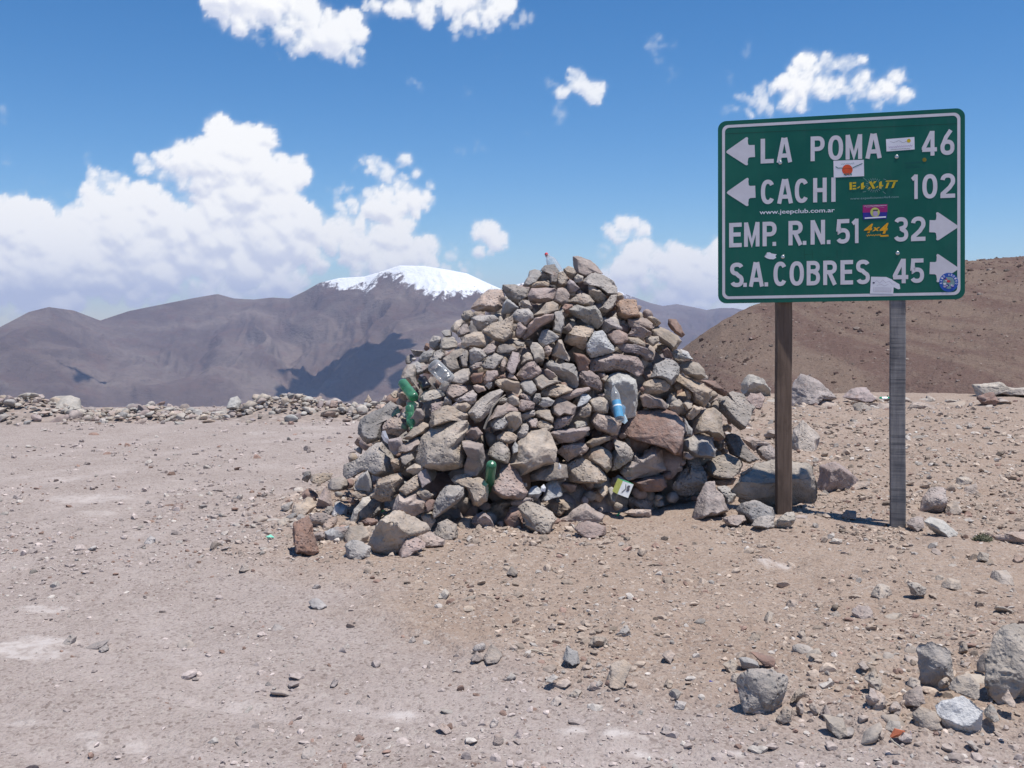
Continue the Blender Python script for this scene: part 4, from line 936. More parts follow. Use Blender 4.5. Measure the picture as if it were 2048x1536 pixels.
def rrect(w, h, r, k=6):
    P = []
    for cx, cy, a0 in ((w - r, h - r, 0), (-w + r, h - r, 90), (-w + r, -h + r, 180), (w - r, -h + r, 270)):
        for i in range(k + 1): a = R(a0 + 90 * i / k); P.append((cx + r * math.cos(a), cy + r * math.sin(a)))
    return np.array(P)

# materials
def sign_green():
    m, w = new_mat('sign_green'); tc = w.n('ShaderNodeTexCoord'); co = tc.outputs['Object']
    n = w.noise(co, 3, 5, .6); n2 = w.noise(w.vec('MULTIPLY', co, (1, 1, .12)), 22, 4, .6); sc_ = w.noise(w.vec('MULTIPLY', co, (.4, .4, 3)), 60, 3, .6)
    c = w.mix(w.ramp(n, .3, .7), (.001, .092, .060, 1), (.002, .116, .076, 1)); c = w.mix(w.ramp(n2, .50, .75, 0, .45), c, (.020, .100, .080, 1)); c = w.mix(w.ramp(sc_, .66, .74, 0, .25), c, (.03, .13, .10, 1))
    finish(w, c, w.ramp(n, .3, .7, .34, .52), n, .25, .004, .4); return m
M_GREEN = sign_green()
def sign_white(name, col):
    m, w = new_mat(name); tc = w.n('ShaderNodeTexCoord'); co = tc.outputs['Object']
    n = w.noise(co, 9, 5, .6); c = w.mix(w.ramp(n, .35, .75), tuple(x * .9 for x in col) + (1,), col + (1,)); finish(w, c, .45, n, .05, .001, .35); return m
M_WHITE = sign_white('sign_white', (.70, .67, .70)); M_STK = sign_white('sticker_white', (.80, .79, .84))
M_STEEL = plain('zinc_bolt', (.55, .55, .53), .35, .5, .8)
M_ORANGE = plain('sticker_orange', (.72, .10, .03), .5); M_YEL = plain('sticker_yellow', (.62, .44, .02), .5); M_AMB = plain('sticker_amber', (.75, .36, .01), .5)
M_TEAL = plain('sticker_teal', (.03, .16, .16), .5); M_MAG = plain('sticker_magenta', (.34, .02, .16), .5); M_NAVY = plain('sticker_navy', (.03, .03, .26), .5); M_BLUE = plain('sticker_blue', (.03, .10, .42), .5)
M_GREY = plain('sticker_grey', (.22, .34, .34), .5); M_INK = plain('ink', (.06, .05, .08), .6); M_RED = plain('sticker_red', (.55, .04, .06), .5); M_FADE = plain('faded_print', (.005, .085, .085), .5); M_LILAC = plain('sticker_lilac', (.45, .35, .52), .5)
M_PALEY = plain('sticker_lemon', (.55, .58, .14), .5)

PW = (np.linalg.norm(TR - TL) + np.linalg.norm(BR - BL)) / 4; PH = (np.linalg.norm(TL - BL) + np.linalg.norm(TR - BR)) / 4
def panel():
    o = rrect(PW, PH, .065, 8); n = len(o)
    V = np.concatenate([swd(o, 0), swd(o, -.012)]); F = [(0, i, i + 1) for i in range(1, n - 1)] + [(n, n + i + 1, n + i) for i in range(1, n - 1)]
    for i in range(n): j = (i + 1) % n; F += [(i, n + i, n + j), (i, n + j, j)]
    F = np.array(F); nrm = np.cross(V[F[0, 1]] - V[F[0, 0]], V[F[0, 2]] - V[F[0, 0]])
    me = mesh_np('panel', V, F if nrm @ SN > 0 else F[:, ::-1], False); p = link('panel', me, M_GREEN, SIGN)
    a = rrect(PW - .033, PH - .033, .048, 8); b = rrect(PW - .055, PH - .055, .034, 8); tr = []
    for i in range(n): j = (i + 1) % n; tr += [(i, j, n + j), (i, n + j, n + i)]
    sheet('border', [(np.concatenate([a, b]), tr)], .0012, M_WHITE, p)
    # seam between the two sheets of the panel
    s0, s1 = cuv(165, 278), cuv(1840, 205); sheet('seam', [ribbon([s0, s1], .0035)], .0009, plain('seam_dark_line', (.012, .05, .035), .6), p)
    for cx, cy in ((573, 483), (1405, 441), (592, 1156), (1412, 1130)):
        c = cuv(cx, cy); V0, F0 = ICO[2]; v = V0 * .015; P3 = v[:, :1] * SU + v[:, 1:2] * SV + v[:, 2:3] * SN * .28
        link('bolt', mesh_np('bolt', P3 + swd([c], .0005)[0], F0, True), M_STEEL, SIGN)
panel()

T = .168
def arc(cx, cy, rx, ry, a0, a1, n=14, e=2.35):
    out = []
    for i in range(n + 1):
        a = R(a0 + (a1 - a0) * i / n); c, s = math.cos(a), math.sin(a)
        out.append((cx + rx * math.copysign(abs(c) ** (2 / e), c), cy + ry * math.copysign(abs(s) ** (2 / e), s)))
    return out
def glyph(ch):
    a = T / 2; W = dict(L=.50, A=.64, P=.57, O=.60, M=.68, C=.57, H=.56, I=T, E=.50, R=.58, N=.60, S=.57, B=.58, D=.58).get(ch)
    if ch in '0': W = .60
    if ch in '234569' : W = .58
    if ch == '4': W = .62
    if ch == '1': W = .28
    if ch == '.': return T * 1.02, [[(T / 2, 0), (T / 2, T * .98)]]
    xl, xr, xm = a, W - a, W / 2
    S = {
     'L': [[(xl, 1), (xl, 0)], [(a, a), (W, a)]], 'I': [[(a, 0), (a, 1)]],
     'A': [[(a * .92, 0), (xm - a * .45, 1)], [(W - a * .92, 0), (xm + a * .45, 1)], [(W * .27, .28), (W * .73, .28)]],
     'H': [[(xl, 0), (xl, 1)], [(xr, 0), (xr, 1)], [(xl, .5), (xr, .5)]], 'E': [[(xl, 0), (xl, 1)], [(a, 1 - a), (W, 1 - a)], [(a, .52), (W * .92, .52)], [(a, a), (W, a)]],
     'M': [[(xl, 0), (xl, 1)], [(xr, 0), (xr, 1)], [(xl * 1.05, .99), (xm, .14), (xr * .99, .99)]], 'N': [[(xl, 0), (xl, 1)], [(xr, 0), (xr, 1)], [(xl, .98), (xr, .02)]],
     'O': [arc(xm, .5, xm - a, .5 - a, 0, 360, 40)], '0': [arc(xm, .5, xm - a, .5 - a, 0, 360, 40)],
     'C': [arc(xm, .5, xm - a, .5 - a, 38, 322, 34)],
     'P': [[(xl, 0), (xl, 1)], [(a, 1 - a), (W * .5, 1 - a)] + arc(W * .5, .70, xr - W * .5, .30 - a, 88, -88, 14) + [(W * .5, .40 + a), (a, .40 + a)]],
     'R': [[(xl, 0), (xl, 1)], [(a, 1 - a), (W * .5, 1 - a)] + arc(W * .5, .72, xr - W * .5, .28 - a, 88, -88, 14) + [(W * .5, .44 + a), (a, .44 + a)], [(W * .46, .5), (W - a * .95, 0)]],
     'B': [[(xl, 0), (xl, 1)], [(a, 1 - a), (W * .5, 1 - a)] + arc(W * .5, .745, xr - W * .52, .255 - a, 88, -88, 12) + [(W * .5, .49 + a), (a, .49 + a)], [(W * .5, .535)] + arc(W * .5, .31, xr - W * .5, .31 - a, 80, -88, 12) + [(a, a)]],
     'S': [arc(xm, .735, xm - a, .265 - a, 22, 255, 22) [:-1] + [(xm - .02, .55), (xm + .06, .47)] + arc(xm, .27, xm - a, .27 - a, 62, -158, 22)],
     '1': [[(W - a, 0), (W - a, 1)], [(0, .80), (W - a, .955)]],
     '2': [arc(xm, .70, xm - a, .30 - a, 172, -20, 20) + [(xm + .07, .42), (a * 1.1, a * 2.1), (a, a * 1.2)], [(0, a), (W, a)]],
     '3': [arc(xm - .02, .735, xm - a, .265 - a, 160, -70, 18) + [(W * .38, .52)], [(W * .38, .53), (W * .5, .53)] + arc(xm - .02, .28, xm + .02 - a, .28 - a, 72, -160, 20)],
     '4': [[(W * .70, 0), (W * .70, 1)], [(W * .66, .97), (a * .8, .32), (a * .8, .25)], [(0, .25), (W, .25)]],
     '5': [[(W * .96, 1 - a), (a * 1.4, 1 - a)], [(a * 1.5, 1), (a, .50)], [(a * .9, .50), (a * 1.6, .535)] + arc(xm - .01, .315, xm + .01 - a, .315 - a, 128, -150, 24)],
     '6': [[(xm + .14, 1), (xm - .06, .72)] + arc(xm, .31, xm - a, .31 - a, 168, 190, 4), arc(xm, .31, xm - a, .31 - a, 0, 360, 34)],
    }
    return W, S[ch]
GL = [('L', 433, 527), ('A', 548, 657), ('P', 790, 890), ('O', 915, 1022), ('M', 1040, 1158), ('A', 1182, 1297), ('4', 1587, 1692), ('6', 1717, 1817)], \
     [('C', 435, 535), ('A', 552, 663), ('C', 677, 777), ('H', 808, 905), ('I', 938, 968), ('1', 1515, 1555), ('0', 1588, 1695), ('2', 1717, 1822)], \
     [('E', 208, 298), ('M', 315, 425), ('P', 447, 547), ('.', 518, 544), ('R', 632, 733), ('.', 734, 760), ('N', 790, 893), ('.', 906, 932), ('5', 973, 1070), ('1', 1090, 1132), ('3', 1390, 1487), ('2', 1507, 1610)], \
     [('S', 215, 312), ('.', 309, 335), ('A', 350, 455), ('.', 461, 487), ('C', 525, 622), ('O', 640, 742), ('B', 762, 857), ('R', 880, 977), ('E', 1003, 1093), ('S', 1115, 1213), ('4', 1380, 1487), ('5', 1502, 1600)]
BASE = [((433, 490), (1817, 426), 176), ((435, 781), (1822, 733), 174), ((208, 1089), (1610, 1041), 174), ((215, 1373), (1600, 1341), 174)]
def lettering():
    for row, ((x0, y0), (x1, y1), hh) in zip(GL, BASE):
        for ch, a_, b_ in row:
            f = lambda x: y0 + (y1 - y0) * (x - x0) / (x1 - x0)
            o = cuv(a_, f(a_)); u = cuv(b_, f(b_)) - o; v = cuv(a_, f(a_) - hh) - o; H = np.linalg.norm(v)
            w_, st = glyph(ch); polys = []
            for q in st:
                pts, tr = ribbon(q, T); polys.append((o + np.outer(pts[:, 0] / w_, u) + np.outer(pts[:, 1], v), tr))
            sheet('letter', polys, .0014, M_WHITE)
lettering()
def arrow(pts): 
    P = np.array([cuv(*p) for p in pts]); c = P.mean(0); sheet('arrow', [(np.vstack([c[None], P]), [(0, i + 1, (i + 1) % len(P) + 1) for i in range(len(P))])], .0014, M_WHITE)
def arrow_at(tip, s):                                                   # s = -1 points left
    x, y = tip; f = lambda dx, dy: (x - s * dx, y + dy + s * dx * .01)
    P = [f(0, 3), f(8, -9), f(140, -100), f(150, -103), f(157, -95), f(154, -78), f(157, -50), f(166, -45), f(203, -46), f(206, 40), f(168, 42), f(158, 48), f(153, 78), f(156, 93), f(148, 99), f(138, 97), f(8, 12)]
    arrow(P)
for t_, s in (((187, 405), -1), ((191, 696), -1), ((1843, 938), 1), ((1845, 1237), 1)): arrow_at(t_, s)

def text_mesh(name, body, cx0, cy0, cx1, cy1, height, mat, parent, h=.0022, bold=0.0, shear=0.0):
    """small print; baseline from (cx0,cy0) to (cx1,cy1), cap height in crop px"""
    cu = bpy.data.curves.new(name, 'FONT'); cu.body = body; cu.size = 1; cu.offset = bold; cu.shear = shear; cu.resolution_u = 3
    ob = bpy.data.objects.new(name, cu); C.objects.link(ob); dg = bpy.context.evaluated_depsgraph_get(); me = bpy.data.meshes.new_from_object(ob.evaluated_get(dg)); bpy.data.objects.remove(ob)
    n = len(me.vertices); co = np.zeros(n * 3); me.vertices.foreach_get('co', co); co = co.reshape(-1, 3)
    o = cuv(cx0, cy0); u = cuv(cx1, cy1) - o; L = np.linalg.norm(u); u /= L; v = np.array([-u[1], u[0]]); H = np.linalg.norm(cuv(cx0, cy0 - height) - o)
    wd = co[:, 0].max() - co[:, 0].min(); p = o + np.outer((co[:, 0] - co[:, 0].min()) / wd * L, u) + np.outer(co[:, 1] / .73 * H, v)
    W = swd(p, h); me.vertices.foreach_set('co', W.astype(np.float32).ravel()); me.update(); me.name = name
    return link(name, me, mat, parent)
def quad(name, pts, h, mat, parent): return sheet(name, [fan([cuv(*p) for p in pts])], h, mat, parent)
def disc(name, cx, cy, r, h, mat, parent, n=24, ry=None): return sheet(name, [fan([cuv(cx + r * math.cos(i / n * 6.2832), cy - (ry or r) * math.sin(i / n * 6.2832)) for i in range(n)])], h, mat, parent)
def lines(name, paths, t, h, mat, parent): return sheet(name, [ribbon([cuv(*p) for p in q], t) for q in paths], h, mat, parent)
def scribble(x0, y0, x1, y1, h, n, t, mat, parent, seed):
    """print too small to read"""
    rr = random.Random(seed); path = []
    for i in range(n + 1):
        f = i / n; path.append((x0 + (x1 - x0) * f + rr.uniform(-1, 1), y0 + (y1 - y0) * f + (rr.uniform(.2, .5) if i % 2 else -rr.uniform(.2, .5)) * h))
    lines('small_print', [path], t, .0026, mat, parent)
def stickers():
    z = lambda x, y: (x, y)
    # web address under the second line
    text_mesh('web_address', 'www.jeepclub.com.ar', 425, 852, 962, 836, 31, M_STK, SIGN, .0016, .012)
    # white label with yellow sun, upper right
    s = quad('sticker', [(1328, 316), (1531, 300), (1533, 389), (1332, 404)], .0018, M_STK, SIGN); s['label'] = 'white sticker with a small yellow sun and thin grey print'
    disc('sun_disc', 1491, 327, 14, .0026, M_YEL, s); lines('print', [[(1355, 333), (1385, 340), (1420, 326), (1450, 342), (1478, 330), (1498, 312)]], .0016, .0024, M_INK, s)
    scribble(1348, 374, 1518, 362, 13, 22, .0028, M_LILAC, s, 1); scribble(1362, 391, 1500, 382, 5, 26, .0018, M_INK, s, 2)
    # white label with the orange disc
    s = quad('sticker', [(953, 470), (1170, 463), (1172, 580), (955, 590)], .0021, M_STK, SIGN); s['label'] = 'white sticker with an orange disc, green brush stroke and 4x4'
    disc('orange_disc', 1052, 535, 38, .0029, M_ORANGE, s); lines('brush_stroke', [[(968, 512), (985, 523), (1020, 522)]], .0065, .0031, M_TEAL, s); lines('brush_stroke', [[(1090, 520), (1120, 507), (1150, 494), (1160, 490)]], .0065, .0031, M_TEAL, s)
    text_mesh('print', '4X4', 1025, 579, 1085, 575, 20, M_TEAL, s, .0034, .02); scribble(1006, 494, 1100, 489, 12, 15, .0022, M_GREY, s, 3); lines('brush_stroke', [[(1015, 528), (1050, 524), (1090, 527)]], .0035, .0035, plain('sticker_brown', (.35, .06, .02), .5), s)
    # yellow lettering over a grey cog
    o = empty('sticker', (0, 0, 0)); o.parent = SIGN; o['label'] = 'yellow stencil lettering over a grey cog wheel'
    cog = []
    for k in range(22):
        a = k / 22 * 6.2832; cog.append([(1243 + 62 * math.cos(a), 645 - 52 * math.sin(a)), (1243 + 40 * math.cos(a), 645 - 34 * math.sin(a))])
    lines('cog_wheel', cog + [[(1165, 592), (1190, 612)], [(1310, 600), (1328, 606)], [(1162, 694), (1185, 690)], [(1305, 690), (1325, 706)]], .0032, .0016, M_GREY, o)
    P = []
    def bar(*q): P.append(fan([cuv(*k) for k in q]))
    bar((1067, 624), (1085, 623), (1086, 676), (1068, 678)); bar((1090, 624), (1115, 622), (1115, 633), (1090, 635)); bar((1090, 645), (1113, 643), (1113, 654), (1090, 656)); bar((1090, 665), (1116, 663), (1116, 674), (1090, 676))
    bar((1120, 664), (1142, 650), (1142, 659), (1128, 668)); bar((1150, 632), (1170, 622), (1168, 672), (1149, 674)); bar((1168, 650), (1180, 650), (1176, 660), (1168, 661))
    bar((1205, 620), (1226, 618), (1252, 668), (1232, 670)); bar((1240, 618), (1262, 616), (1246, 633), (1236, 634)); bar((1192, 672), (1212, 655), (1220, 662), (1206, 674))
    bar((1254, 660), (1272, 648), (1272, 658), (1262, 664)); bar((1280, 622), (1298, 616), (1296, 668), (1278, 670)); bar((1296, 644), (1310, 643), (1306, 654), (1296, 655))
    bar((1324, 620), (1330, 612), (1413, 610), (1409, 619)); bar((1336, 626), (1352, 625), (1338, 666), (1322, 667)); bar((1382, 622), (1398, 621), (1382, 664), (1366, 665))
    sheet('print', P, .0019, M_YEL, o); text_mesh('web_address', 'www.expediciones4x4.com', 1072, 748, 1420, 734, 17, M_GREY, o, .0016)
    # magenta and navy sticker with a pale yellow roundel
    s = quad('sticker', [(1163, 786), (1338, 780), (1338, 836), (1162, 840)], .0018, M_MAG, SIGN); s['label'] = 'magenta and navy sticker with a yellow roundel'
    quad('lower_band', [(1162, 840), (1338, 836), (1332, 884), (1166, 890)], .0018, M_NAVY, s); disc('roundel', 1250, 838, 34, .0026, M_PALEY, s); disc('roundel_figure', 1252, 848, 19, .0032, M_LILAC, s, 9); quad('roundel_figure', [(1238, 820), (1268, 818), (1272, 827), (1234, 830)], .0034, M_INK, s)
    quad('white_bar', [(1176, 875), (1328, 866), (1328, 876), (1176, 885)], .0030, M_STK, s); scribble(1170, 794, 1332, 788, 6, 30, .0020, M_STK, s, 4); lines('print', [[(1185, 806), (1205, 804), (1225, 798), (1260, 797), (1290, 800), (1315, 803)]], .0018, .0026, M_LILAC, s)
    # amber 4x4
    o = empty('sticker', (0, 0, 0)); o.parent = SIGN; o['label'] = 'amber slanted 4x4 lettering'
    text_mesh('print', '4', 1172, 985, 1238, 981, 62, M_AMB, o, .0016, .035, .35); text_mesh('print', 'x', 1228, 972, 1288, 968, 38, M_AMB, o, .0020, .03, .3); text_mesh('print', '4', 1282, 990, 1350, 985, 72, M_AMB, o, .0024, .035, .35)
    scribble(1190, 1004, 1290, 998, 13, 16, .0032, M_AMB, o, 5); quad('print', [(1288, 1002), (1345, 998), (1347, 1010), (1288, 1013)], .0028, M_AMB, o)
    # faded print and scratches
    scribble(1462, 490, 1580, 482, 16, 14, .004, M_FADE, SIGN, 6); scribble(1470, 522, 1600, 514, 9, 18, .003, M_FADE, SIGN, 7); disc('faded_sun', 1603, 463, 15, .0017, plain('faded_amber', (.22, .17, .02), .5), SIGN)
    lines('scratch', [[(745, 1100), (748, 1172)], [(800, 1105), (806, 1170)], [(748, 1140), (802, 1136)], [(905, 1165), (930, 1158)], [(978, 1110), (980, 1165)]], .0016, .0016, plain('dark_scratch', (.01, .035, .03), .6), SIGN)
    P = [(460, 1155), (480, 1140), (478, 1125), (500, 1124), (510, 1132), (548, 1138), (538, 1150), (545, 1162), (525, 1174), (495, 1172), (475, 1165)]
    sheet('paint_chip', [fan([cuv(*p) for p in P])], .0016, M_STK, SIGN)
    # torn white paper with a drawing
    s = sheet('sticker', [fan([cuv(*p) for p in [(1222, 1298), (1330, 1300), (1372, 1318), (1385, 1335), (1380, 1422), (1214, 1418)]]), fan([cuv(*p) for p in [(1368, 1318), (1400, 1340), (1425, 1352), (1430, 1384), (1415, 1388), (1380, 1372)]])], .0024, M_STK, SIGN); s['label'] = 'torn white paper sticker with a dark line drawing'
    lines('drawing', [[(1236, 1345), (1262, 1325), (1282, 1345), (1305, 1320), (1325, 1340), (1352, 1330), (1372, 1350), (1395, 1352)], [(1262, 1362), (1290, 1350), (1318, 1364), (1345, 1352)], [(1240, 1370), (1240, 1405), (1362, 1408), (1364, 1372)]] + [[(1246, 1376 + 8 * k), (1356, 1379 + 8 * k)] for k in range(4)], .0014, .0030, plain('pencil_grey', (.24, .2, .28), .6), s)
    disc('drawing', 1240, 1342, 8, .0032, M_INK, s, 12, 6)
    # round blue club badge
    s = disc('sticker', 1776, 1338, 68, .0022, M_BLUE, SIGN, 36); s['label'] = 'round blue badge with white ring lettering, lower right corner'
    disc('badge_centre', 1776, 1342, 43, .0030, M_GREY, s, 20); rr = random.Random(4)
    for k in range(16):
        x, y = 1776 + rr.uniform(-34, 34), 1342 + rr.uniform(-32, 32); sz = rr.uniform(6, 15)
        quad('badge_picture', [(x - sz, y - sz * .3), (x + sz * .5, y - sz * .7), (x + sz, y + sz * .4), (x - sz * .4, y + sz * .6)], .0033 + k * .0002, rr.choice([M_STK, M_RED, M_NAVY, M_LILAC, M_STK, M_GREY]), s)
    for k, ch in enumerate('RAID ANDINO'):
        if ch == ' ': continue
        a = R(192 - k * 19.5); a2 = R(192 - k * 19.5 - 12); r_ = 48
        text_mesh('print', ch, 1776 + r_ * math.cos(a), 1338 - r_ * math.sin(a), 1776 + r_ * math.cos(a2), 1338 - r_ * math.sin(a2), 15, M_STK, s, .0034, .02)
stickers()

def post(px_top, w_px, py_top, px_bot, py_bot, yaw, mat, zg, depth=.10):
    b = suv(px_top, py_top); top3 = SO + SU * b[0] + SV * b[1] - SN * .018
    d_ = (top3 - EYE) @ FW; wid = w_px * d_ / F_PX
    n = np.array([SN[0], SN[1], 0]); n /= np.linalg.norm(n); a = math.atan2(n[1], n[0]) + yaw; n = np.array([math.cos(a), math.sin(a), 0]); u = np.array([-n[1], n[0], 0]); u = u if u[0] > 0 else -u
    back = n * (depth / 2 + .004 + abs(math.sin(yaw)) * wid * .5); ct = top3 - back; base = on_ground(px_bot, py_bot, zg) - back; zb = -.35; zt = top3[2] + .02
    nz = 60; V = []; r_ = np.random.default_rng(int(px_top))
    ring = [(-1, -1), (-.86, -1.0), (.86, -1.0), (1, -.86), (1, .86), (.86, 1), (-.86, 1), (-1, .86)]
    for i in range(nz + 1):
        z = zb + (zt - zb) * i / nz; f_ = (z - zg) / (top3[2] - zg); c = np.array([base[0] + (ct[0] - base[0]) * f_, base[1] + (ct[1] - base[1]) * f_, 0]); wob = .0018 * math.sin(z * 5 + px_top)
        for s_, t_ in ring: V.append(c + u * (s_ * wid / 2 * (1 + .006 * r_.normal()) + wob) + n * (-t_ * depth / 2) + np.array([0, 0, z]))
    V = np.array(V) - SL; F = []
    for i in range(nz):
        for j in range(8): a_, b_ = i * 8 + j, i * 8 + (j + 1) % 8; F.append((a_, b_, b_ + 8, a_ + 8))
    me = mesh_np('post', V, np.array(F), False); bm = link('post', me, mat, SIGN)
    V2 = V[-8:]; cap = mesh_np('post_top', V2, np.array([(0, i, i + 1) for i in range(1, 7)]), False); link('post_top', cap, mat, bm)
def wood(name, c1, c2, band):
    m, w = new_mat(name); tc = w.n('ShaderNodeTexCoord'); co = tc.outputs['Object']
    g = w.noise(w.vec('MULTIPLY', co, (14, 14, .6)), 3, 6, .65); hb = w.noise(w.vec('MULTIPLY', co, (.5, .5, 26)), 1.6, 6, .7); bl = w.noise(w.vec('MULTIPLY', co, (3, 3, 1.6)), 2.0, 5, .6)
    c = w.mix(w.ramp(g, .3, .7), c1, c2); c = w.mix(w.ramp(bl, .45, .65, 0, .5), c, tuple(x * .45 for x in c1[:3]) + (1,))
    if band:
        c = w.mix(w.math('MULTIPLY', w.ramp(hb, .44, .62, 0, .85), w.ramp(bl, .30, .62, .25, 1.0)), c, (.065, .068, .078, 1)); c = w.mix(w.ramp(hb, .64, .70, 0, .7), c, (.36, .34, .33, 1))
    finish(w, c, .8, w.math('ADD', g, w.math('MULTIPLY', hb, 1.2 if band else .3)), .6, .004, .2); return m
post(1571, 29.5, 330, 1570.5, 1030, R(11), wood('weathered_wood', (.125, .088, .067, 1), (.185, .132, .100, 1), False), .055)
post(1797.5, 28, 330, 1797, 1056, R(0), wood('banded_wood', (.27, .255, .245, 1), (.20, .19, .19, 1), True), .0)
# ------------------------------------------------------------ single stones and boulders lying on the ground
TILES.update(Z=(1440, 720, 2048 / 608), P5=(1630, 900, 2048 / 418), R8=(1750, 1230, 1695 / 298), S7=(1400, 1180, 2048 / 400), U8=(900, 1130, 2048 / 500), V1=(0, 760, 2048 / 400), V2=(400, 760, 2048 / 400), X1=(0, 940, 2048 / 600), Y3=(450, 1100, 2048 / 500))
def ground_stone(name, tile, code, pts, seed, parent=None, sink=.0, depth_k=.9, sub=3, back=0.0, rough=1.0, z=None, extra=()):
    pp = px_poly(tile, pts.split()); ca = np.array(pp); mid = ca.mean(0); lowp = ca[ca[:, 1].argmax()]
    gx, gy, _ = on_ground(lowp[0], lowp[1]); gz = float(ground_z(np.array([gx]), np.array([gy]), False)[0]); 
    if z is not None: gz = z
    b = on_ground(lowp[0], lowp[1], gz); dep = float((b - EYE) @ FW) + back
    m = dep / F_PX; poly = [((x - mid[0]) * m * 1.04, -(y - mid[1]) * m * 1.04) for x, y in pp]
    # carry the hidden lower part into the soil
    if sink:
        ymin = min(q[1] for q in poly); hgt = max(q[1] for q in poly) - ymin
        poly = [(x, y - sink * hgt if y < ymin + .45 * hgt else y) for x, y in poly]
    if extra or seed % 4 == 3: me, c, D, s = stone_mesh(name, poly, seed, depth_k, sub, rough, extra=extra)
    else: me, c, D, s = block_mesh(name, poly, seed, depth_k, 3 if sub >= 3 else 2, rough * (1.5 if sub == 4 else 1.1), face=.3 if seed % 3 else None)
    cen = at(mid[0], mid[1], dep) + RT * c[0] + UP * c[1] + FW * (.30 * D)
    o = link(name, me, M_ROCK, parent, cen if parent is None else Vector(cen) - parent.location); o.color = tint(code, seed); return o
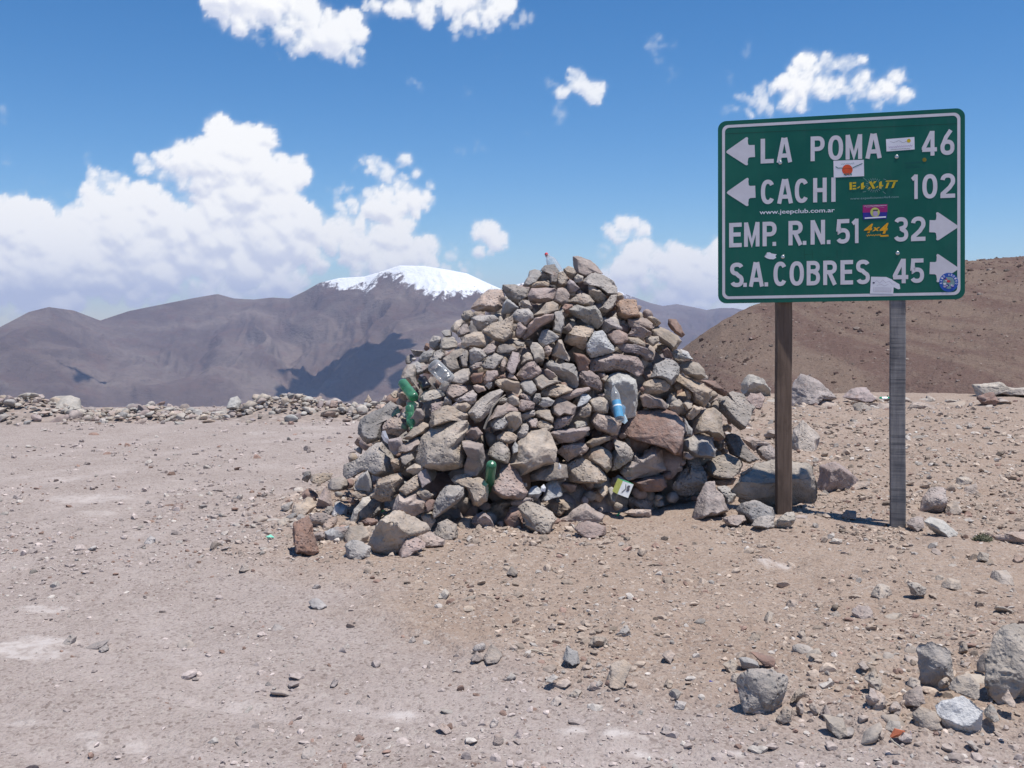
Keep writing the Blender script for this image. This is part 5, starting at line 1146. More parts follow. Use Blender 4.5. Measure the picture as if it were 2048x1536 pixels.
NAMED = [
 ('boulder', 'N', 't', '590,800 700,740 750,650 880,560 1000,520 1290,460 1520,400 1660,430 1800,490 1880,620 1920,780 1890,1000 1800,1060 1400,1080 1050,1080 830,1040 700,930', 'largest pale boulder with a shaded underside, directly behind the left sign post', 4),
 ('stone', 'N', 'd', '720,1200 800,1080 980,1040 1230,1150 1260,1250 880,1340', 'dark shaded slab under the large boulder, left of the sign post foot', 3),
 ('stone', 'N', 'g', '900,1380 1010,1300 1160,1260 1260,1270 1220,1400 1130,1450 1000,1410', 'grey stone just left of the foot of the left sign post', 3),
 ('stone', 'N', 'k', '1215,1420 1330,1290 1450,1220 1560,1215 1580,1330 1440,1430 1280,1440', 'pale wedge shaped stone leaning against the foot of the left sign post', 3),
 ('stone', 'N', 'p', '480,1290 640,1260 820,1260 830,1320 690,1390 540,1370', 'flat pinkish stone on the soil left of the left post, in front of the boulder', 3),
 ('stone', 'L', 'r', '190,1140 200,1010 310,950 440,900 530,1010 540,1160 600,1250 650,1400 590,1460 420,1480 290,1460 220,1290', 'dark red brown stone standing upright at the left foot of the cairn', 4),
 ('stone', 'I', 'm', '580,1350 680,1260 800,1210 950,1260 1120,1310 1110,1420 950,1460 780,1480 690,1420', 'flat mauve stone lying alone on the soil in front of the cairn', 3),
 ('boulder', 'F', 'k', '880,520 970,430 1090,415 1230,490 1400,640 1390,790 1290,800 1090,790 970,780 920,730 920,610', 'pale pointed boulder on the ridge between the cairn and the left post', 4),
 ('stone', 'F', 'm', '960,840 1060,740 1230,730 1290,820 1230,900 1180,1000 1040,920', 'mauve stone below the pale pointed boulder, right of the cairn', 3),
 ('boulder', 'Z', 'p', '480,230 500,190 570,95 660,120 740,190 790,235 740,260 650,250 590,300 500,310 470,290', 'pinkish grey boulder on the ridge just right of the left post', 4),
 ('boulder', 'Z', 'k', '1720,165 1790,160 1890,150 1960,185 2100,180 2100,235 1960,240 1870,215 1800,245 1740,245', 'long pale flat boulder on the ridge at the right edge of the photo', 4),
 ('stone', 'Z', 'r', '1740,250 1860,205 1880,270 1850,310 1800,300', 'red brown block below the long pale boulder at the right edge', 3),
 ('stone', 'Z', 'm', '840,240 900,195 1000,185 1050,240 990,275 930,280', 'mauve rough stone on the ridge midway between the two posts', 3),
 ('stone', 'Z', 'g', '490,560 510,470 580,410 640,450 690,520 660,590 560,610', 'grey pitted half buried rock behind the left post', 3),
 ('stone', 'Z', 'm', '660,830 700,720 780,690 860,730 980,810 850,870 720,860', 'mauve half buried rock right of the large boulder', 3),
 ('stone', 'P5', 'p', '1040,600 1100,480 1180,380 1330,370 1340,460 1280,590 1150,620', 'taller pinkish stone of the pair right of the right post', 3),
 ('stone', 'P5', 'g', '1280,610 1310,540 1400,500 1450,580 1430,630', 'smaller grey stone of the pair right of the right post', 3),
 ('stone', 'P5', 'k', '1080,700 1180,670 1290,700 1430,800 1420,840 1250,855 1190,790', 'flat pale slab right of the foot of the right sign post', 3),
 ('stone', 'P5', 'p', '910,730 970,670 1080,670 1070,750 960,785', 'small pinkish stone touching the foot of the right post', 3),
 ('stone', 'P5', 'p', '1740,880 1900,820 2150,810 2150,940 1900,900', 'broad flat pinkish slab at the right edge of the photo', 3),
 ('stone', 'P5', 't', '920,1320 960,1300 1030,1310 1100,1360 1060,1420 960,1405', 'round tan stone on the soil below the right sign post', 3),
 ('boulder', 'R8', 't', '1190,660 1350,500 1400,400 1500,250 1600,170 1695,140 1950,160 1990,620 1690,720 1540,800 1470,830 1300,760', 'large tan embedded rock cut by the right edge of the photo', 4),
 ('boulder', 'R8', 'g', '585,460 650,360 800,330 900,390 960,640 920,720 840,700 700,770 620,690', 'grey rock with a dark left face, left of the large rock at the right edge', 4),
 ('boulder', 'R8', 'w', '750,1110 880,960 1000,900 1100,980 1220,1080 1250,1190 1100,1270 910,1310', 'tilted blue grey slab in the lower right corner', 4),
 ('stone', 'R8', 't', '860,820 960,720 1100,680 1200,800 1180,900 1010,890', 'tan stone just above the tilted blue grey slab', 3),
 ('stone', 'R8', 'k', '1265,1130 1340,1030 1400,1100 1400,1170 1310,1200', 'small whitish stone right of the tilted blue grey slab', 3),
 ('boulder', 'S7', 'g', '450,960 520,880 650,860 820,870 960,940 970,1000 880,1150 780,1240 640,1270 500,1230 480,1100 440,1040', 'big speckled grey rock in the right foreground with a dark right side', 4),
 ('stone', 'S7', 't', '920,1140 1000,1010 1090,1000 1080,1080 1000,1160', 'tan stone leaning at the right side of the speckled grey rock', 3),
 ('stone', 'S7', 'r', '530,650 690,680 770,700 770,760 640,745', 'red brown sliver of rock above the speckled grey rock', 3),
 ('stone', 'S7', 'g', '410,710 480,700 600,740 620,790 520,805 440,795', 'low grey stone left of the red brown sliver', 3),
 ('stone', 'S7', 'p', '1560,230 1640,170 1750,180 1780,260 1700,320 1600,290', 'pinkish rounded stone with a dark side, below the right post', 3),
 ('stone', 'S7', 'p', '1690,1090 1800,1020 1940,1150 1900,1220 1760,1210', 'pinkish stone between the speckled grey rock and the blue grey slab', 3),
 ('stone', 'S7', 't', '1280,1300 1480,1330 1500,1440 1380,1470 1310,1400', 'flat tan stone in the rubble right of the speckled grey rock', 3),
 ('stone', 'U8', 't', '1280,950 1320,830 1440,800 1490,830 1410,970 1330,980', 'tan stone with a dark lower edge in the middle foreground', 3),
 ('stone', 'U8', 'g', '925,760 960,670 1050,720 1065,790 1000,802', 'upright grey stone right of the dry twig in the foreground', 3),
 ('stone', 'U8', 't', '1130,650 1180,590 1280,600 1310,670 1230,695 1150,685', 'flat tan stone beside the upright grey stone in the foreground', 3),
]
EXTRA = {0: ((.05, 1.0, -.75, .30), (0, -.85, -.9, .30)), 21: ((-.25, .8, -.7, .35), (-.5, -.2, -.9, .45)), 22: ((.3, .8, -.6, .35), (-.9, -.2, -.6, .35), (.1, -.7, -.8, .45)), 23: ((-.2, .7, -.8, .32), (.6, -.4, -.8, .45)), 26: ((-.1, .75, -.8, .33), (.95, -.35, -.6, .36), (-.5, -.2, -.9, .5))}
for i, (nm, tl, code, pts, lab, sub) in enumerate(NAMED):
    emb = 'half buried' in lab or 'embedded' in lab
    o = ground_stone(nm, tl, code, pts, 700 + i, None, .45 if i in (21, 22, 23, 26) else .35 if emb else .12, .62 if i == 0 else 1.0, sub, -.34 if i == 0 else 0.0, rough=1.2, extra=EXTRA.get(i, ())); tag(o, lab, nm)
def dusty(c, x, y, k=.7):
    so = float(soil_mask(np.array([x]), np.array([y]))[0]); d = np.array([.420, .355, .325]) * (1 - so) + np.array([.400, .330, .270]) * so; return tuple(np.array(c[:3]) * (1 - k) + d * k) + (1,)
SMALL = '''S7 t 780,1290 880,1200 950,1250 940,1310 830,1340
S7 t 1700,920 1780,850 1880,920 1800,1020
S7 k 400,780 330,720 240,770 290,830 360,820
S7 t 310,930 360,860 440,880 450,940 380,970
S7 t 480,490 560,450 630,480 600,520 510,520
S7 t 1010,440 1070,420 1090,470 1030,495
S7 g 1340,250 1420,220 1460,260 1390,285
S7 r 1280,320 1340,340 1420,400 1380,415 1290,375
S7 p 990,1190 1040,1140 1070,1200 1040,1250 1000,1240
S7 g 1120,1200 1180,1160 1220,1220 1160,1265
S7 p 1230,1260 1300,1180 1370,1260 1340,1300
S7 p 1940,1200 2010,1120 2060,1180 2040,1260 1970,1270
S7 p 1620,760 1680,730 1730,770 1700,795 1640,785
S7 t 660,290 710,220 760,240 720,310
S7 p 880,170 930,100 1010,110 980,170 930,195
U8 w 1350,550 1460,490 1490,560 1440,592 1380,570
U8 p 1720,1355 1760,1310 1830,1330 1800,1378
U8 p 1740,745 1810,700 1850,735 1800,790
U8 t 270,735 340,660 430,720 400,765 290,765
U8 g 170,700 210,660 290,640 290,680 220,710
U8 p 165,760 220,715 280,760 230,780
U8 g 320,1305 360,1255 400,1285 380,1320
U8 m 520,1390 560,1350 600,1375 580,1415 540,1410
U8 p 350,1460 370,1390 430,1410 450,1470 410,1490
U8 d 460,60 500,15 560,50 540,75
U8 t 1750,980 1790,940 1835,965 1800,1000
U8 w 1830,1170 1860,1120 1940,1130 1930,1170
U8 t 1100,820 1140,750 1165,790 1120,830
U8 k 780,940 850,900 890,920 820,955
U8 p 1620,520 1670,480 1700,510 1660,528
U8 p 800,510 840,480 880,495 850,518
U8 g 1180,990 1220,945 1260,970 1230,1000
U8 k 960,1060 1030,1020 1085,1040 1050,1065
U8 t 810,1140 870,1080 925,1100 880,1135
X1 r 1165,262 1190,228 1245,228 1240,260 1200,266
X1 g 1350,250 1380,235 1420,240 1400,256
X1 g 410,1180 470,1125 510,1140 490,1185
X1 d 560,1212 640,1190 740,1165 720,1190 620,1218
X1 g 670,1215 720,1190 740,1215 700,1232
X1 k 570,545 640,515 670,530 600,550
X1 w 980,490 1020,450 1060,470 1050,500
X1 p 1840,1085 1880,1050 1945,1075 1900,1090
X1 g 1630,680 1660,640 1700,660 1690,680
X1 d 990,225 1005,200 1030,218 1010,232
Y3 g 110,160 150,110 205,150 160,165
Y3 g 370,645 410,605 490,635 430,655
Y3 p 680,610 710,565 745,600 715,628
Y3 o 975,635 1010,590 1080,570 1070,600 1055,635
Y3 w 680,430 740,395 835,440 800,470 720,450
Y3 k 1745,370 1800,320 1840,350 1810,390
Y3 p 860,1095 900,1050 930,1080 900,1105
Y3 d 315,1110 350,1075 385,1100 360,1118
Y3 d 390,1510 420,1475 445,1500 420,1520
Y3 d 1068,1255 1090,1230 1115,1250 1095,1265
Y3 p 1730,1440 1790,1430 1860,1480 1820,1495
Y3 g 700,320 740,280 790,290 770,320
Y3 g 1500,745 1540,705 1565,735 1530,755
Y3 k 960,795 1000,765 1030,790 990,805
Z p 640,305 700,270 800,290 760,320 680,320
Z p 300,505 340,470 400,475 400,520 320,520
Z g 900,310 960,285 1030,320 970,350 920,340
Z p 1030,325 1090,290 1160,300 1140,320 1060,340
Z p 1630,435 1680,415 1730,430 1700,445
Z p 960,660 1000,630 1040,635 1020,650
Z r 1890,640 1920,605 1960,625 1920,640
Z p 1370,395 1400,375 1430,390 1395,400
Z k 890,420 920,400 940,415 910,428
Z p 1250,320 1330,280 1440,290 1480,320 1350,335
Z p 800,860 880,830 1015,820 1005,845 880,872
P5 k 1380,330 1410,270 1500,265 1560,300 1480,330 1410,342
P5 p 1430,420 1500,360 1600,330 1590,390 1500,425
P5 p 830,940 890,900 1010,930 1000,960 900,945
P5 t 1170,1260 1210,1225 1260,1235 1240,1275
P5 t 1250,1330 1320,1260 1440,1290 1440,1345 1330,1350
P5 k 1600,1060 1640,1005 1720,1020 1690,1085
P5 r 1940,1090 1980,1030 2048,1040 2048,1105
P5 g 1740,1280 1800,1190 1920,1190 1940,1280 1850,1310
P5 p 330,1235 370,1215 430,1235 390,1260
P5 p 260,640 320,590 410,600 390,660 300,650
P5 k 140,910 180,865 300,890 240,920
P5 p 1900,1420 1960,1350 2010,1400 1980,1430
P5 t 560,1400 640,1320 740,1340 760,1390 640,1440
R8 p 940,290 1010,220 1105,225 1090,290 990,308
R8 t 970,400 1010,315 1070,340 1050,420 1000,430
R8 r 1310,300 1370,205 1470,210 1440,270 1360,300
R8 d 1180,600 1260,450 1320,400 1310,520 1240,600
R8 t -40,720 20,640 100,750 20,840 -50,840
R8 p -20,1050 40,880 130,930 160,1020 90,1085
R8 p 170,1090 230,1000 320,1060 250,1115
R8 m 340,990 420,860 550,830 540,930 440,990
R8 g 370,780 430,720 530,760 510,820 420,810
R8 t 720,800 760,730 870,720 860,790 800,820
R8 t 450,1150 560,1080 700,1110 740,1220 560,1270 480,1250
R8 p 1450,940 1540,860 1600,960 1560,1000
R8 k 1050,1450 1120,1440 1190,1500 1120,1520
R8 p 1450,1300 1490,1250 1540,1280 1510,1312
R8 p 270,1400 340,1350 420,1370 400,1420 320,1425
R8 k 120,1290 200,1210 300,1230 320,1300 220,1310'''
for i, row in enumerate(SMALL.split('\n')):
    tl, code, pts = row.split(' ', 2); ob = ground_stone('stone', tl, code, pts, 1500 + i, GROUND, .25, 1.1, 2); ob.color = dusty(ob.color, ob.location.x, ob.location.y, .45)

# ------------------------------------------------------------ loose stones and gravel
def assemble(protos, idx, pos, rot, scl, cols):
    Vs = []; Fs = []; Cs = []; k = 0
    for q, (V, F) in enumerate(protos):
        s = np.nonzero(idx == q)[0]
        if not len(s): continue
        c, sn = np.cos(rot[s]), np.sin(rot[s]); X = V[None, :, 0] * c[:, None] - V[None, :, 1] * sn[:, None]; Y = V[None, :, 0] * sn[:, None] + V[None, :, 1] * c[:, None]
        P = np.stack([X * scl[s, None], Y * scl[s, None], np.broadcast_to(V[None, :, 2], X.shape) * scl[s, None]], -1) + pos[s][:, None, :]
        n = len(V); Vs.append(P.reshape(-1, 3)); Fs.append((F[None] + (np.arange(len(s)) * n)[:, None, None] + k).reshape(-1, 3)); Cs.append(np.repeat(cols[s], n, 0)); k += n * len(s)
    return np.concatenate(Vs), np.concatenate(Fs), np.concatenate(Cs)
pr = np.random.default_rng(77)
P1 = [random_rock(pr, 1.0, 1, pr.uniform(.3, .65)) for _ in range(24)]; P0 = [random_rock(pr, 1.0, 0, pr.uniform(.35, .8)) for _ in range(24)]
P2 = [random_rock(pr, 1.0, 2, pr.uniform(.45, .8)) for _ in range(30)]
def pebble_cols(x, y, r_):
    s = soil_mask(x, y)[:, None]; base = np.array([.390, .328, .300]) * (1 - s) + np.array([.375, .302, .245]) * s
    v = np.clip(r_.normal(1.0, .20, len(x)), .45, 1.5)[:, None]; red = (r_.random(len(x)) < .10)[:, None]; pale = (r_.random(len(x)) < .14)[:, None]
    c = base * v; c = np.where(red, np.array([.28, .19, .155]) * v, c); c = np.where(pale, np.array([.43, .385, .345]) * v, c); return np.clip(c, .05, .6)
def scatter(n, r0, r1, seed, lo, hi, power, grow):
    r_ = np.random.default_rng(seed); r = np.exp(r_.uniform(math.log(r0), math.log(r1), n)); az = np.radians(r_.uniform(-34, 34, n)); x = np.sin(az) * r; y = np.cos(az) * r
    size = lo * (1 - r_.random(n) * (1 - (lo / hi) ** power)) ** (-1 / power) * np.maximum(1, r / 6) ** grow
    q = xyz(x, y); den = fbm(q * .8, 3, 90) + .6 * fbm(q * 3, 2, 91) + .35 * soil_mask(x, y) + .9 * np.exp(-((x - 2.0) / .9) ** 2 - ((y - 4.6) / .9) ** 2) + .8 * np.exp(-((x + 1.9) / .7) ** 2 - ((y - 8.3) / 1.3) ** 2) + .5 * sstep(y, 8, 15) * (x > 1)
    keep = (r_.random(n) < (sstep(den, -.30, .70) * .93 + .07) * (.5 + .5 * soil_mask(x, y))) & (y < edge_y(x) + 1.0)
    inheap = np.hypot((x - AX) / 1.0, (y - AY) / .8) < 1.75
    keep &= ~inheap
    x, y, size = x[keep], y[keep], size[keep]; z = ground_z(x, y) + size * r_.uniform(-.12, .25, len(x))
    return r_, x, y, z, size
def gravel():
    Vs = []; Fs = []; Cs = []; k = 0
    for n, r0, r1, seed, lo, hi, pw, gr, protos in ((42000, 3.2, 11, 5, .0048, .020, 2.0, .9, P0), (18000, 7, 22, 6, .012, .05, 2.0, .4, P0), (9500, 3.2, 20, 7, .013, .045, 1.9, .6, P1)):
        r_, x, y, z, size = scatter(n, r0, r1, seed, lo, hi, pw, gr)
        V, F, Cc = assemble(protos, r_.integers(0, len(protos), len(x)), np.stack([x, y, z], 1), r_.uniform(0, 6.283, len(x)), size, pebble_cols(x, y, r_)); Vs.append(V); Fs.append(F + k); Cs.append(Cc); k += len(V)
    m, w = new_mat('gravel'); a_ = w.n('ShaderNodeAttribute', attribute_name='Col'); tc = w.n('ShaderNodeTexCoord'); n_ = w.noise(tc.outputs['Object'], 55, 3, .6)
    hsv = w.n('ShaderNodeHueSaturation'); w.link(a_.outputs['Color'], hsv.inputs['Color']); w.link(w.ramp(n_, .3, .7, .8, 1.2), hsv.inputs['Value']); finish(w, hsv.outputs[0], .95, n_, .5, .004, .1)
    o = link('gravel', mesh_np('gravel', np.concatenate(Vs), np.concatenate(Fs), False, np.concatenate(Cs)), m); tag(o, 'loose pinkish and tan gravel strewn over the ground', 'gravel', kind='stuff')
gravel()
MESH2 = [mesh_np('stone', V, F, True) for V, F in P2]
for me in MESH2: me.materials.append(M_COBBLE)
def loose():
    r_, x, y, z, size = scatter(900, 3.3, 21, 11, .022, .07, 1.9, .45)
    o = np.argsort(-size / np.hypot(x, y))[:28]; codes = 'tpgktpmgk'; todo = [(x[i], y[i], z[i], float(size[i])) for i in o]
    for n, cx, cy, sx, sy, lo, hi in ((34, 1.95, 4.45, .45, .40, .024, .075), (12, 2.4, 8.2, .6, .5, .03, .08), (14, 5.0, 16.6, 2.6, 1.9, .08, .22), (50, 6.0, 19.7, 2.6, .55, .13, .34), (14, 4.2, 12.0, 1.7, 1.8, .05, .14), (32, -1.75, 7.9, .4, .6, .03, .085), (18, -.5, 7.35, .55, .22, .025, .06)):
        for _ in range(n):
            xx, yy = r_.normal(cx, sx), r_.normal(cy, sy)
            if yy > edge_y(xx) + .3 or abs(math.atan2(xx, yy)) > .62: continue
            s = lo * (1 - r_.random() * .9) ** (-1 / 2.2); s = min(s, hi); todo.append((xx, yy, float(ground_z(np.array([xx]), np.array([yy]))[0]), s))
    for i, (xx, yy, zz, s) in enumerate(todo):
        ob = link('stone', MESH2[int(r_.integers(0, 30))], None, GROUND, (xx, yy, zz - s * .10)); ob.scale = (s, s, s * r_.uniform(.4, .75)); ob.rotation_euler = (r_.normal(0, .25), r_.normal(0, .25), r_.uniform(0, 6.28)); ob.color = dusty(tint(codes[int(r_.integers(0, 9))], i + 9000), xx, yy, .45)
loose()

# ------------------------------------------------------------ bank of rubble along the far edge of the turnout
BANK = empty('rubble_bank', (-5.5, 17.0, 0)); tag(BANK, 'long low bank of loose rubble along the far edge on the left', 'rubble bank')
def bank():
    r_ = np.random.default_rng(31); codes = 'tkpktgkpgkm'
    rows = [('V1', 'k', '440,275 490,180 560,170 700,155 780,190 825,260 790,300 640,300 520,290'), ('V1', 'k', '40,345 80,300 140,300 170,350 110,365'), ('V1', 'd', '160,370 200,305 280,300 300,360 240,390'), ('V1', 'r', '240,400 280,340 330,400 290,420'),
            ('V1', 'k', '300,300 380,260 450,270 430,310 340,320'), ('V1', 'p', '820,370 870,330 940,340 940,380 870,385'), ('V1', 'p', '1190,400 1280,380 1350,405 1260,430'), ('V1', 'm', '1200,330 1230,280 1280,290 1270,340'), ('V1', 'r', '1590,240 1640,225 1690,215 1680,240 1620,250'),
            ('V2', 'k', '270,260 300,185 370,165 420,220 400,265 300,275'), ('V2', 'w', '560,235 600,195 660,180 685,210 640,245 580,245'), ('V2', 'k', '870,240 890,220 990,230 960,260 900,255'), ('V2', 'm', '1320,260 1340,210 1410,215 1400,265 1350,270'), ('V2', 't', '1680,200 1720,145 1760,190 1740,215'), ('V2', 'p', '1850,205 1890,155 1940,175 1930,210')]
    for i, (tl, code, pts) in enumerate(rows):
        ob = ground_stone('stone', tl, code, pts, 2500 + i, BANK, .3, .9, 2, 0, 1, None)
        pp = px_poly(tl, pts.split()); ca = np.array(pp); mid = ca.mean(0); dep = 17.0; 
        sc_ = dep / float((Vector(ob.location) + BANK.location - Vector(EYE)).dot(Vector(FW))); ob.scale = (sc_,) * 3; ob.location = Vector(EYE) + (Vector(ob.location) + BANK.location - Vector(EYE)) * sc_ - BANK.location
    def crest(x): return .20 + .09 * np.sin(x * 1.3) + .08 * np.sin(x * 3.1 + 1) - .10 * sstep(x, -6.5, -5.2) * (1 - sstep(x, -5.0, -4.0))
    Vs = []; Fs = []; Cs = []; k = 0; n_ind = 0; gx_ = np.linspace(-13, 0, 60); gz_ = ground_z(gx_, 17.0 + .10 * (gx_ + 5), False)
    for i in range(1900):
        x = r_.uniform(-12, -1.2); t = r_.normal(0, .55); y0 = 17.0 + .10 * (x + 5); y = y0 + t * .9
        h = crest(x) * math.exp(-t * t * 1.6); size = .035 * (1 - r_.random() * .97) ** (-1 / 1.9); size = min(size, .15)
        z = float(np.interp(x, gx_, gz_)) + h * r_.uniform(.72, 1.05); 
        if size > .062 and n_ind < 240 and t < .5:
            ob = link('stone', MESH2[int(r_.integers(0, 30))], None, BANK, Vector((x, y, z)) - BANK.location); ob.scale = (size, size, size * .9); ob.rotation_euler = (r_.normal(0, .3), r_.normal(0, .3), r_.uniform(0, 6.28)); ob.color = tint(codes[int(r_.integers(0, 11))], i + 12000); n_ind += 1
        else:
            V, F = P1[int(r_.integers(0, 24))]; Vs.append(V * size + np.array([x, y, z])); Fs.append(F + k); k += len(V); Cs.append(np.tile(np.array(tint(codes[int(r_.integers(0, 11))], i + 16000)[:3]), (len(V), 1)))
    # the core of the bank
    xs = np.linspace(-13, -1.0, 140); ts = np.linspace(-1.5, 1.7, 16); X, Tt = np.meshgrid(xs, ts); y = 17.0 + .10 * (X + 5) + Tt * .9
    z = ground_z(X.ravel(), np.minimum(y, 18.2).ravel(), False) + (crest(X) * .82 * np.exp(-Tt ** 2 * 1.6)).ravel() + .03 * fbm(xyz(X.ravel(), y.ravel()) * 5, 3, 7) - .03
    n = len(xs); i_ = np.arange(15)[:, None] * n; j = np.arange(n - 1)[None, :]; a, b, c, d = i_ + j, i_ + j + 1, i_ + n + j + 1, i_ + n + j
    Fq = np.concatenate([np.stack([a, b, c], -1).reshape(-1, 3), np.stack([a, c, d], -1).reshape(-1, 3)]); V = np.stack([X.ravel(), y.ravel(), z], 1); Vs.append(V); Fs.append(Fq + k); Cs.append(np.tile(np.array((.31, .255, .225)), (len(V), 1)))
    ob = link('small_rubble', mesh_np('small_rubble', np.concatenate(Vs) - np.array(BANK.location), np.concatenate(Fs), True, np.concatenate(Cs)), M_RUBBLE, BANK); ob['kind'] = 'stuff'
bank()
# ------------------------------------------------------------ bottles, carton and litter
def plastic(name, col, clear=.75, rough=.08):
    m, w = new_mat(name); tr = w.n('ShaderNodeBsdfTransparent'); tr.inputs[0].default_value = tuple(col) + (1,)
    b = w.n('ShaderNodeBsdfPrincipled'); b.inputs['Base Color'].default_value = tuple(min(.7, c * .6) for c in col) + (1,); b.inputs['Roughness'].default_value = rough; b.inputs['Specular IOR Level'].default_value = .8
    tc = w.n('ShaderNodeTexCoord'); n = w.noise(tc.outputs['Object'], 26, 3, .6); bp = w.n('ShaderNodeBump'); bp.inputs['Strength'].default_value = .5; bp.inputs['Distance'].default_value = .006; w.link(n, bp.inputs['Height']); w.link(bp.outputs[0], b.inputs['Normal'])
    lw = w.n('ShaderNodeLayerWeight'); lw.inputs[0].default_value = .35; f = w.ramp(lw.outputs['Facing'], 0, 1, 1 - clear, 1.0, False)
    mx = w.n('ShaderNodeMixShader'); w.link(f, mx.inputs[0]); w.link(tr.outputs[0], mx.inputs[1]); w.link(b.outputs[0], mx.inputs[2]); o = w.n('ShaderNodeOutputMaterial'); w.link(mx.outputs[0], o.inputs[0]); return m
M_PGREEN = plastic('green_plastic', (.20, .58, .36), .72, .22); M_PCLEAR = plastic('clear_plastic', (.90, .92, .94), .86, .16); M_PDARK = plastic('dark_plastic', (.035, .030, .032), .15, .05)
M_CAP = plain('red_cap', (.62, .03, .05), .4); M_LBL = plain('blue_label', (.10, .32, .52), .5); M_LBLW = plain('label_white', (.75, .80, .84), .4); M_PAPER = plain('white_paper', (.82, .82, .83), .7)
BOTTLE = [(0, .30), (0.015, .42), (.03, .47), (.06, .5), (.30, .5), (.33, .475), (.36, .5), (.55, .5), (.58, .475), (.62, .5), (.68, .49), (.75, .42), (.82, .31), (.88, .20), (.92, .155), (.93, .20), (.945, .20), (.95, .15), (1.0, .15)]
def lathe(name, prof, p0, p1, dia, seg=24, crush=0.0, seed=0):
    p0 = np.array(p0, float); p1 = np.array(p1, float); ax = p1 - p0; L = np.linalg.norm(ax); ax /= L; u = np.cross(ax, [0, 0, 1.0]); u = u / np.linalg.norm(u) if np.linalg.norm(u) > .1 else np.array([1.0, 0, 0]); v = np.cross(ax, u)
    V = []
    for i, (t, r) in enumerate(prof):
        for j in range(seg):
            a = j / seg * 2 * math.pi; pet = 1 + (.10 * math.cos(5 * a) if t < .04 and prof is BOTTLE else 0); rr_ = r * dia * pet * (1 - crush * max(0, math.sin(a * 2 + t * 6 + seed)) * (.3 < t < .9)); V.append(p0 + ax * (t * L) + u * (rr_ * math.cos(a)) + v * (rr_ * math.sin(a)))
    n = len(prof); F = []
    for i in range(n - 1):
        for j in range(seg): a, b = i * seg + j, i * seg + (j + 1) % seg; F += [(a, b, b + seg), (a, b + seg, a + seg)]
    V.append(p0 + ax * (prof[0][0] * L + .012 * (prof is BOTTLE))); c = len(V) - 1
    for j in range(seg): F.append((c, (j + 1) % seg, j))
    V.append(p0 + ax * prof[-1][0] * L); c = len(V) - 1
    for j in range(seg): F.append((c, (n - 1) * seg + j, (n - 1) * seg + (j + 1) % seg))
    return np.array(V), np.array(F)
def bottle(pa, pb, dia_px, off_a, off_b, mat, label, cap=None, crush=0.0, lab=None, lo=0.0, hi=1.0):
    """pa base, pb mouth in photo pixels; offsets are metres in front of (negative) the heap's face"""
    da = surface_depth(*pa) + off_a; db = surface_depth(*pb) + off_b if off_b is not None else da
    a = at(*pa, da); b = at(*pb, db); dia = dia_px * (.74 if mat is M_PGREEN else .84) * da / F_PX; root = empty('plastic_bottle', a); tag(root, label, 'bottle', 'bottles left on the cairn'); o_ = np.array(root.location)
    V, F = lathe('body', [q for q in BOTTLE if lo <= q[0] <= hi], a, b, dia, 24, crush); link('body', mesh_np('body', V - o_, F, True), mat, root)
    if cap:
        V, F = lathe('cap', [(.95, .0), (.95, .17), (1.02, .17), (1.03, .15)], a, b, dia, 18); link('cap', mesh_np('cap', V - o_, F, True), cap, root)
    for (t0, t1, mt) in lab or []:
        V, F = lathe('label_band', [(t0, .506), (t1, .506)], a, b, dia, 24); F = F[: 48]; link('label_band', mesh_np('label_band', V - o_, F, True), mt, root)
    return root
bottle((804, 764), (838, 808), 27, -.22, -.10, M_PGREEN, 'green plastic bottle lying base up on the left shoulder of the cairn', None, .18, None, 0, .75)
bottle((819, 812), (823, 860), 24, -.10, -.02, M_PGREEN, 'crushed green bottle wedged below the other one on the left of the cairn', None, .35)
bottle((983, 927), (978, 985), 28, -.20, .22, M_PGREEN, 'dark green bottle stuck neck down in the lower middle of the cairn', None, .08)
bottle((866, 729), (912, 775), 36, -.16, -.02, M_PCLEAR, 'clear crumpled bottle lying on the upper left of the cairn', None, .15, None, 0, .8)
bottle((1240, 842), (1226, 767), 22, -.20, -.12, M_PCLEAR, 'clear bottle with a blue label leaning on a pale stone of the cairn', None, .0, [(.08, .36, M_LBL), (.361, .40, M_LBLW), (.401, .52, M_LBL)])
bottle((1124, 556), (1093, 509), 26, .05, .05, M_PCLEAR, 'frosted bottle with a red cap on the very top of the cairn', M_CAP)
bottle((843, 757), (862, 790), 24, -.12, -.02, M_PDARK, 'dark bottle end poking out beside the clear bottle, left of the cairn', None, .1, None, 0, .6)
bottle((924, 712), (936, 745), 20, -.06, .03, M_PDARK, 'small dark bottle end between grey stones in the upper left of the cairn', None, .1, None, 0, .6)

def paper(name, pts, dep, label, mat, cat='litter', bend=.02, thick=.002, lift=None, group='litter around the cairn'):
    """bent scrap: outline px at a depth, given thickness"""
    P = [at(x, y, dep) for x, y in pts]; c = np.mean(P, 0); r_ = random.Random(int(pts[0][0])); P = [p + FW * r_.uniform(-bend, bend) for p in P]; n = len(P)
    V = np.array([c - FW * bend * .5] + P + [c - FW * (bend * .5 - thick)] + [p + FW * thick for p in P]) - c; F = []
    for i in range(n):
        j = (i + 1) % n; F += [(0, 1 + i, 1 + j), (n + 1, n + 2 + j, n + 2 + i), (1 + i, n + 2 + i, n + 2 + j), (1 + i, n + 2 + j, 1 + j)]
    o = link(name, mesh_np(name, V, np.array(F), False), mat, None, c); tag(o, label, cat, group); return o
def gdep(px, py): return float((on_ground(px, py, .03) - EYE) @ FW)
paper('paper_scrap', [(765, 862), (771, 861), (778, 878), (775, 888), (767, 882), (762, 872)], surface_depth(770, 875) - .10, 'white paper scrap wedged between stones on the left of the cairn', M_PAPER)
